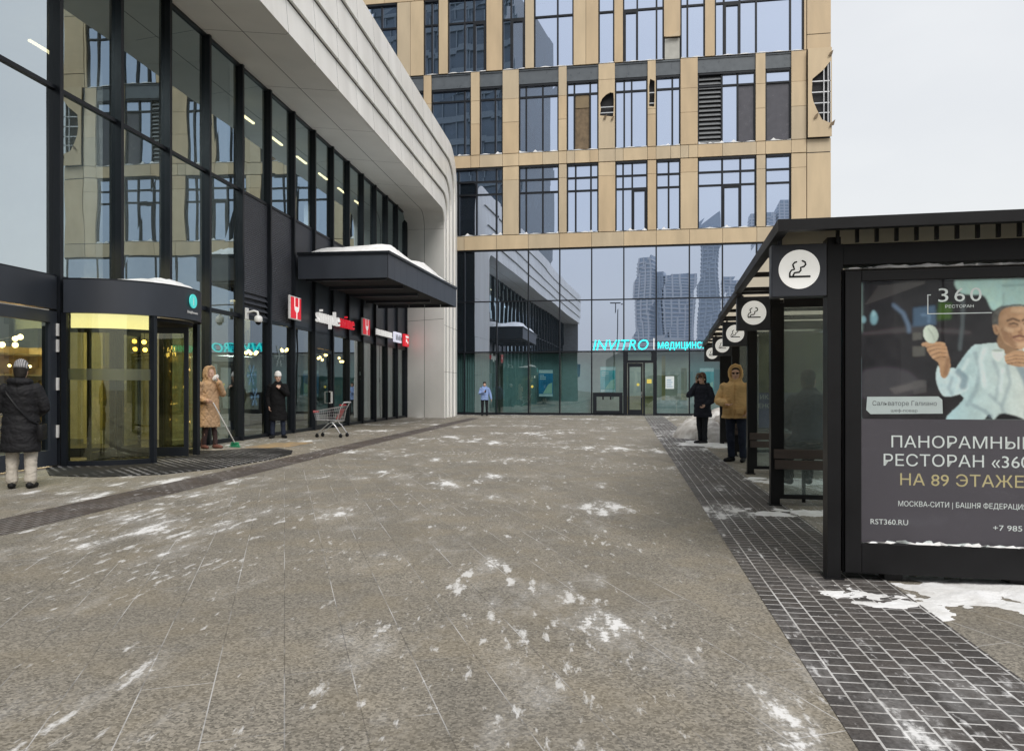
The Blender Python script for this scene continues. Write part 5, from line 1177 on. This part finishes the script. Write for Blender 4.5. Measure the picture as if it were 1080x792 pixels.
    prof = [(z0, .215 * sp.get('flare', 1)), (z0 + .03, .218 * sp.get('flare', 1)), (.85, .200), (1.0, .192), (1.15, .192), (1.28, .196), (1.36, .19), (1.41, .165), (1.455, .105), (1.49, .085)]
    def rad(z):
        for (a, ra), (b2, rb) in zip(prof[:-1], prof[1:]):
            if a <= z <= b2: return ra + (rb - ra) * (z - a) / max(1e-6, b2 - a)
        return prof[-1][1]
    prof = [p for p in prof if p[0] >= z0]
    prof.sort(); rings = []; z = z0; stp = .022
    while z < 1.49:
        r = rad(z) * wd; bul = 1 + (.045 * abs(math.sin(math.pi * (z - z0) / q)) if q and z < 1.40 else 0); asym = .0
        dpt = .74 if z < 1.36 else .74 + .1 * (z - 1.36) / .13
        rings.append((0, .008 - .02 * max(0, 1 - abs(z - 1.0) / .25), z, r * bul, r * dpt * bul)); z += stp
    c.loft(rings, 28); xf(c, 0, TL)
    if sp.get('collar'): n0 = len(c.v); c.loft([(0, .0, 1.42, .12, .105), (0, .005, 1.46, .10, .095), (0, .01, 1.495, .09, .088), (0, .012, 1.505, .075, .075)], 20); xf(c, n0, TL)
    for (sh, el, wr) in arms:
        sh, el, wr = Vector(sh), Vector(el), Vector(wr); pts = []; rs = []
        for (a, b2, ra, rb) in ((sh, el, .078, .068), (el, wr, .067, .054)):
            n = 12
            for i in range(n):
                tt = i / n; pts.append(a.lerp(b2, tt)); ph_ = len(pts) * .95
                rs.append((ra + (rb - ra) * tt) * wd * (1 + (.05 * abs(math.sin(ph_ * .55)) if q else .02 * math.sin(ph_ * 1.3))))
        pts.append(wr); rs.append(.053 * wd); c.tube(pts, rs, 14)
    if sp.get('hood_up'):
        n0 = len(c.v); c.tube([(0, .02, 1.44), (0, .025, 1.50)], [.125, .115], 16)
        c.loft([(0, .045, 1.46, .11, .085), (0, .055, 1.52, .118, .09), (0, .055, 1.58, .122, .095), (0, .05, 1.64, .121, .10), (0, .04, 1.70, .108, .10), (0, .03, 1.75, .078, .085), (0, .03, 1.775, .03, .04)], 24)
        c.tube([(.0, -.06, 1.455), (.075, -.055, 1.485), (.112, -.035, 1.56), (.112, -.025, 1.65), (.08, -.03, 1.735), (0, -.035, 1.768), (-.08, -.03, 1.735), (-.112, -.025, 1.65), (-.112, -.035, 1.56), (-.075, -.055, 1.485), (.0, -.06, 1.455)], .026, 10)
        xf(c, n0, HD)
    if sp.get('hood_back'):
        n0 = len(c.v); c.tube([(-.11, -.01, 1.46), (-.10, .09, 1.46), (0, .135, 1.455), (.10, .09, 1.46), (.11, -.01, 1.46)], [.04, .055, .062, .055, .04], 12); xf(c, n0, TL)
    ct = part('coat', c, sp['coat'], vox=.0105); wrinkle(ct.data, .0075, len(label))
    if sp.get('zip'):
        zz = MB(); pts = []
        for i in range(15):
            z = z0 + .02 + (1.42 - z0) * i / 14; r = rad(min(z, 1.48)) * wd * .74; pts.append((0, -r - .012, z))
        zz.tube(pts, .012, 6); xf(zz, 0, TL)
        for s in (-1, 1):
            zc = .98; zz.box(s * .12 - .06, s * .12 + .06, -.168 * wd, -.13 * wd, zc - .10, zc + .0, 0, .008)
        part('placket', zz, sp['zip'])
    if sp.get('fur'):
        f = MB(); rnd = random.Random(3)
        for i in range(150):
            a = math.pi * (-.12 + 1.24 * i / 150); bx, bz = .104 * math.cos(a), 1.615 + .125 * math.sin(a); 
            v = Vector((bx, -.075 + rnd.uniform(-.03, .03), bz)); dd = Vector((math.cos(a) * .7 + rnd.uniform(-.5, .5), -.5 + rnd.uniform(-.4, .4), math.sin(a) * .7 + rnd.uniform(-.5, .5))).normalized() * .035
            f.tube([v, v + dd], [.006, .002], 4, caps=False)
        xf(f, 0, HD); part('fur_trim', f, sp['fur'], None)
    if sp.get('extra'): sp['extra'](o, part, xf, TL, HD)
    return o
def fr2(loc, face_cam=True, off=0.0):          # yaw so that -Y of the figure looks at the camera, then turned
    return math.atan2(loc[0], loc[1]) * -1 + off
NAVY = cloth('navy_down', (.016, .018, .028)); BLK = cloth('black_down', (.014, .014, .016), rough=.65); BEI = cloth('beige_quilt', (.50, .33, .20), .08, rough=.7); TAN = cloth('tan_parka', (.62, .42, .20), .12); WOOL = cloth('black_wool', (.0055, .0055, .0065))
SKYB = cloth('light_blue_jacket', (.22, .31, .55), .2); JEAN = cloth('dark_jeans', (.020, .026, .045)); CREAM = cloth('cream_trousers', (.50, .46, .40), .12, 8); BRL = cloth('brown_leggings', (.055, .035, .035)); BRB = cloth('brown_boots', (.16, .075, .06)); BSH = cloth('black_shoes', (.012, .012, .013), rough=.5)
BTR = cloth('black_trousers', (.013, .014, .018)); KNW = cloth('white_knit', (.72, .71, .70), .05, 9, .6, 60); BRH = cloth('brown_knit', (.10, .055, .045), .2, 9, .5, 60); FUR = cloth('fur', (.34, .24, .15), .3, 20)
HDK = cloth('dark_hair', (.018, .015, .013), .3, 20, .5, 70, .55); DNV = cloth('slate_jacket', (.045, .055, .08))
# striped knit hat
sm_, t_, n_, l_, b_ = nm_('striped_knit'); tcn = n_.new('ShaderNodeTexCoord'); wv = n_.new('ShaderNodeTexWave'); wv.bands_direction = 'X'; wv.inputs['Scale'].default_value = 14; wv.inputs['Distortion'].default_value = 2.5; wv.inputs['Detail'].default_value = 3; l_.new(tcn.outputs['Object'], wv.inputs['Vector'])
cr = n_.new('ShaderNodeValToRGB'); cr.color_ramp.elements[0].color = (.07, .07, .08, 1); cr.color_ramp.elements[1].color = (.42, .41, .41, 1); l_.new(wv.outputs['Fac'], cr.inputs['Fac']); l_.new(cr.outputs[0], b_.inputs['Base Color']); b_.inputs['Roughness'].default_value = .9
# diamond quilting on the beige coat
m_ = BEI; n_ = m_.node_tree.nodes; l_ = m_.node_tree.links; b_ = n_.get('Principled BSDF'); tcn = n_.new('ShaderNodeTexCoord')
hs = []
for sgn in (1, -1):
    wv = n_.new('ShaderNodeTexWave'); mpn = n_.new('ShaderNodeMapping'); mpn.inputs['Rotation'].default_value = (0, R(38 * sgn), R(30)); l_.new(tcn.outputs['Object'], mpn.inputs[0]); wv.bands_direction = 'X'; wv.inputs['Scale'].default_value = 2.3; l_.new(mpn.outputs[0], wv.inputs['Vector']); hs.append(wv.outputs['Fac'])
mn = n_.new('ShaderNodeMath'); mn.operation = 'MINIMUM'; l_.new(hs[0], mn.inputs[0]); l_.new(hs[1], mn.inputs[1])
rp = n_.new('ShaderNodeMapRange'); rp.inputs['From Max'].default_value = .35; l_.new(mn.outputs[0], rp.inputs['Value'])
bp = n_.new('ShaderNodeBump'); bp.inputs['Strength'].default_value = .6; bp.inputs['Distance'].default_value = .018; l_.new(rp.outputs[0], bp.inputs['Height']); l_.new(bp.outputs[0], b_.inputs['Normal'])

# 1 back view at the left edge
def ex1(o, part, xf, TL, HD):
    s = MB(); s.tube([(.17, .03, 1.405), (.12, .165, 1.30), (.0, .185, 1.12), (-.14, .165, .95), (-.235, .02, .86), (-.22, -.10, .9), (-.05, -.20, 1.1), (.10, -.17, 1.3), (.17, -.02, 1.41)], .014, 6, flat=.5); xf(s, 0, TL); part('bag_strap', s, BLACK)
    s = MB(); s.box(-.30, -.22, -.10, .16, .66, .88, 0, .03); xf(s, 0, TL); part('shoulder_bag', s, BLACK)
person('person seen from behind in black puffer coat, striped knit hat and cream trousers', (-6.72, 10.38), R(198), dict(scale=1.0, coat=BLK, trousers=CREAM, shoes=BSH, hat=MATS['striped_knit'], hair=HDK, hem=.50, quilt=.125, bulk=1.12, flare=1.0, collar=True, legw=1.18, nod=.12, extra=ex1, hood_back=True,
    legs=[[(-.10, 0, .90), (-.115, -.015, .49), (-.12, .02, .085)], [(.10, 0, .90), (.11, -.03, .49), (.115, -.02, .085)]],
    arms=[[(-.185, .01, 1.37), (-.285, .0, 1.10), (-.16, -.23, 1.02)], [(.185, .01, 1.37), (.265, -.02, 1.10), (.10, -.25, 1.12)]], hands=[(None, (0, 0, 1), .7, 1), (None, (0, 0, 1), .7, -1)]))
# 2 beige hooded coat with tissue and broom
def ex2(o, part, xf, TL, HD):
    pass
p2_ = person('person in long beige hooded quilted coat holding a white tissue to the mouth', (-6.95, 17.42), R(58), dict(scale=1.07, coat=BEI, trousers=BRL, shoes=BRB, hem=.46, bulk=1.10, flare=1.05, hood_up=True, boot=.20, turn=.15, nod=.10, legw=.85,
    legs=[[(-.09, 0, .90), (-.095, -.02, .49), (-.10, .06, .085)], [(.09, 0, .90), (.10, -.02, .49), (.11, -.06, .085)]],
    arms=[[(-.185, .01, 1.37), (-.27, .06, 1.09), (-.21, -.15, 1.03)], [(.185, .01, 1.37), (.22, -.16, 1.17), (.07, -.235, 1.42)]], hands=[(None, (1, 0, .2), .8, 1), ((-.2, .3, 1), (-.6, .6, 0), .9, -1)]))
t = MB(); rnd = random.Random(8); Mx = Matrix.Translation((-6.95, 17.42, 0)) @ Matrix.Rotation(R(58), 4, 'Z') @ Matrix.Scale(1.07, 4)
for i in range(7): t.ball((.03 + rnd.uniform(-.03, .03), -.16 + rnd.uniform(-.03, .02), 1.53 + rnd.uniform(-.05, .05)), .045, 8, sc=(1, .6, 1.1))
t.v = [tuple(Mx @ Vector(p)) for p in t.v]; solo('tissue', t, KNW, 'crumpled white tissue held to the face above the beige coat', 'tissue', WF, (-6.7, 17.3, 1.6))
# 3 white hat, black coat
person('person in white knit hat and long black wool coat with hand at the chin', (-6.54, 21.18), fr2((-6.54, 21.18)) + R(2), dict(scale=1.06, coat=WOOL, trousers=JEAN, shoes=BSH, hat=KNW, hair=None, hem=.46, bulk=1.02, flare=1.06, boot=.2, collar=True, nod=.18, turn=.15,
    legs=[[(-.10, 0, .90), (-.125, -.015, .49), (-.13, .02, .085)], [(.10, 0, .90), (.125, -.015, .49), (.145, .01, .085)]], feet=[-.4, .35],
    arms=[[(-.185, .01, 1.37), (-.255, .05, 1.09), (-.225, -.03, .84)], [(.185, .01, 1.37), (.24, -.08, 1.14), (.06, -.20, 1.30)]], hands=[(None, (1, 0, 0), .5, 1), ((-.6, .05, .6), (-.3, .8, 0), .9, -1)]))
# 4 far, light blue jacket looking at a phone
def phone(M, c, lab, w=.036, h=.075):
    t = MB(); t.box(c[0] - w, c[0] + w, c[1] - .005, c[1] + .005, c[2] - h, c[2] + h, 0, .003); t.v = [tuple(M @ Vector(p)) for p in t.v]; b0 = M @ Vector(c)
    solo('phone', t, BLACK, lab, 'phone', WF, tuple(b0))
L4 = (-1.42, 39.27); y4 = fr2(L4)
person('person in light blue jacket and dark trousers looking down at a phone', L4, y4, dict(scale=1.02, coat=SKYB, trousers=BTR, shoes=BSH, hair=HDK, hem=.80, bulk=1.02, collar=True, nod=.35, hood_back=True,
    arms=[[(-.185, .01, 1.37), (-.25, .0, 1.12), (-.04, -.24, 1.20)], [(.185, .01, 1.37), (.29, .02, 1.10), (.34, -.03, .86)]], hands=[((.6, -.3, .3), (0, .3, 1), .6, 1), (None, (-1, 0, 0), .4, -1)]))
phone(Matrix.Translation((*L4, 0)) @ Matrix.Rotation(y4, 4, 'Z'), (.05, -.31, 1.27), 'dark phone held at chest height by the light blue jacket')
# 5 on the phone
L5 = (4.76, 18.95); y5 = fr2(L5) + R(-38)
person('person in navy down coat and brown cap holding a phone to the ear', L5, y5, dict(scale=1.01, coat=NAVY, trousers=BTR, shoes=BSH, hat=BRH, hair=HDK, hem=.66, quilt=.11, bulk=1.12, fur=FUR, hood_back=True, turn=-.1, nod=.12,
    legs=[[(-.09, 0, .90), (-.085, -.015, .49), (-.075, .03, .085)], [(.09, 0, .90), (.085, -.015, .49), (.07, .0, .085)]], feet=[-.35, -.1],
    arms=[[(-.185, .01, 1.37), (-.27, -.19, 1.19), (-.125, -.09, 1.47)], [(.185, .01, 1.37), (.265, .06, 1.08), (.19, -.12, .96)]], hands=[((.1, .15, .6), (.9, .2, 0), .8, -1), (None, (-.6, 0, .5), .6, -1)]))
phone(Matrix.Translation((*L5, 0)) @ Matrix.Rotation(y5, 4, 'Z') @ Matrix.Translation((-.098, -.035, 1.58)) @ Matrix.Rotation(R(78), 4, 'Z'), (0, 0, 0), 'dark phone held to the ear under the brown cap')
# 6 tan parka
L6 = (4.19, 14.21); y6 = fr2(L6) + R(-14)
person('person in tan hooded parka, glasses and dark jeans with one hand at the waist', L6, y6, dict(scale=1.03, coat=TAN, trousers=JEAN, shoes=BSH, hem=.79, bulk=1.20, hood_up=True, zip=TAN, glasses=True, hair=HDK, legw=1.05, turn=.2, nod=.05,
    legs=[[(-.10, 0, .90), (-.09, -.015, .49), (-.085, .04, .085)], [(.10, 0, .90), (.12, -.015, .49), (.13, .02, .085)]], feet=[-.5, .1],
    arms=[[(-.20, .01, 1.37), (-.315, .0, 1.10), (-.12, -.27, 1.06)], [(.20, .01, 1.37), (.29, .06, 1.09), (.24, -.10, .92)]], hands=[((.8, -.25, -.25), (.2, -.2, .7), .6, 1), (None, (-.5, 0, .6), .6, -1)]))
# 7 seated behind the shelter pane
p_ = SF.w(1.66, 9.52)
person('person seated with back turned behind the second shelter pane in a slate jacket', (p_.x, p_.y), SF.yaw + R(180 + 8), dict(scale=1.0, coat=DNV, trousers=BTR, shoes=BSH, hair=HDK, hem=.86, bulk=1.12, sit=True, dz=-.13, lean=-.16 * -1, collar=True, turn=-.55,
    legs=[[(-.10, -.02, .76), (-.13, -.44, .70), (-.12, -.50, .25)], [(.10, -.02, .76), (.13, -.44, .70), (.12, -.50, .25)]],
    arms=[[(-.185, -.05, 1.23), (-.255, -.14, .98), (-.13, -.36, .90)], [(.185, -.05, 1.23), (.255, -.14, .98), (.13, -.36, .90)]], hands=[(None, (0, 0, 1), .6, 1), (None, (0, 0, 1), .6, -1)]))

# ------------------------------------------------------------------ broom and shopping trolley
br = thing('broom', 'broom with white stick and green brush leaning beside the beige coat', 'broom', WF, (-6.53, 17.75, 0))
top = Vector((-6.78, 17.22, 1.05)); bot = Vector((-6.50, 17.80, .10))
m = MB(); m.tube([top, bot], .014, 8); m.build('stick', ALU, br, 50)
GRN = pm('green_bristle', (.02, .30, .14), .7, 0, .3, 40)
m = MB(); dx = Vector((.9, -.4, 0)).normalized()
m.tube([bot - dx * .10, bot + dx * .10], [.022, .022], 8); rnd = random.Random(1)
for i in range(90):
    t_0 = rnd.uniform(-.11, .11); p0 = bot + dx * t_0; m.tube([p0, Vector((p0.x + dx.x * t_0 * .5 + rnd.uniform(-.025, .025), p0.y + dx.y * t_0 * .5 + rnd.uniform(-.025, .025), .004))], [.004, .0035], 4, caps=False)
m.build('brush', GRN, br)
tl = thing('shopping_trolley', 'empty wire shopping trolley with red child seat flap and handle', 'trolley', WF, (-5.13, 21.6, 0), yaw=R(-9)); tl['_b'] = (0, 0, 0)
CHR2 = pm('chromed_wire', (.62, .63, .65), .3, .8, .06)
m = MB(); W2 = .25     # basket: front (left, -x) narrow and low, rear (right, +x) wide and high
def bp_(t, s, h):      # t 0 front..1 rear, s -1..1, h 0 bottom..1 rim
    x = -.42 + .72 * t + (-.05 * h if t < .5 else .05 * h) ; w2 = (.19 + .06 * t) * (.85 + .15 * h); zb_ = .47 + .03 * (1 - t); zt = .74 + .14 * t
    return (x, s * w2, zb_ + (zt - zb_) * h)
for h in (0, .25, .5, .75, 1): r_ = .007 if h in (0, 1) else .0028; m.tube([bp_(1, -1, h), bp_(0, -1, h), bp_(0, 1, h), bp_(1, 1, h)], r_, 5); m.tube([bp_(1, 1, h), bp_(1, -1, h)], r_, 5)
for i in range(13): t_0 = i / 12; [m.tube([bp_(t_0, s, 0), bp_(t_0, s, 1)], .0028, 4) for s in (-1, 1)]; m.tube([bp_(t_0, -1, 0), bp_(t_0, 1, 0)], .0028, 4)
for i in range(7): s = -1 + i / 3; m.tube([bp_(0, s, 0), bp_(0, s, 1)], .0028, 4); m.tube([bp_(1, s, 0), bp_(1, s, 1)], .0028, 4); m.tube([bp_(0, s, 0), bp_(1, s, 0)], .0028, 4)
m.build('basket', CHR2, tl)
m = MB()
for s in (-1, 1):
    m.tube([(-.36, s * .20, .10), (-.30, s * .20, .16), (.02, s * .21, .42), (.26, s * .235, .46), (.34, s * .24, .80), (.44, s * .24, .98)], .013, 8); m.tube([(.10, s * .225, .43), (.20, s * .24, .33), (.36, s * .245, .10)], .013, 8)
m.tube([(-.30, -.20, .16), (-.30, .20, .16)], .010, 6); m.tube([(.02, -.21, .42), (.02, .21, .42)], .010, 6); m.build('frame', CHR2, tl, 50)
m = MB(); m.tube([(.46, -.25, .99), (.46, .25, .99)], .022, 10); m.build('handle', pm('grey_plastic', (.42, .42, .43), .5), tl, 50)
m = MB(); m.prism([(.20, .52), (.34, .80), (.325, .81), (.185, .53)], -.14, .14, 'xz'); m.build('child_seat', RED, tl)
m = MB(); m.box(-.50, -.46, -.15, .15, .70, .76, 0, .01); m.box(.30, .36, -.2, .2, .90, .93, 0, .01); m.build('red_bumper', RED, tl)
for (x, s) in ((-.36, -1), (-.36, 1), (.36, -1), (.36, 1)):
    m = MB(); y = s * (.20 if x < 0 else .245); m.tube([(x, y - .014, .055), (x, y + .014, .055)], .052, 14); m.box(x - .018, x + .018, y - .024, y + .024, .06, .12); m.build('wheel', BLACK, tl, 40)

for o in bpy.data.objects:
    if '_b' in o.keys(): del o['_b']
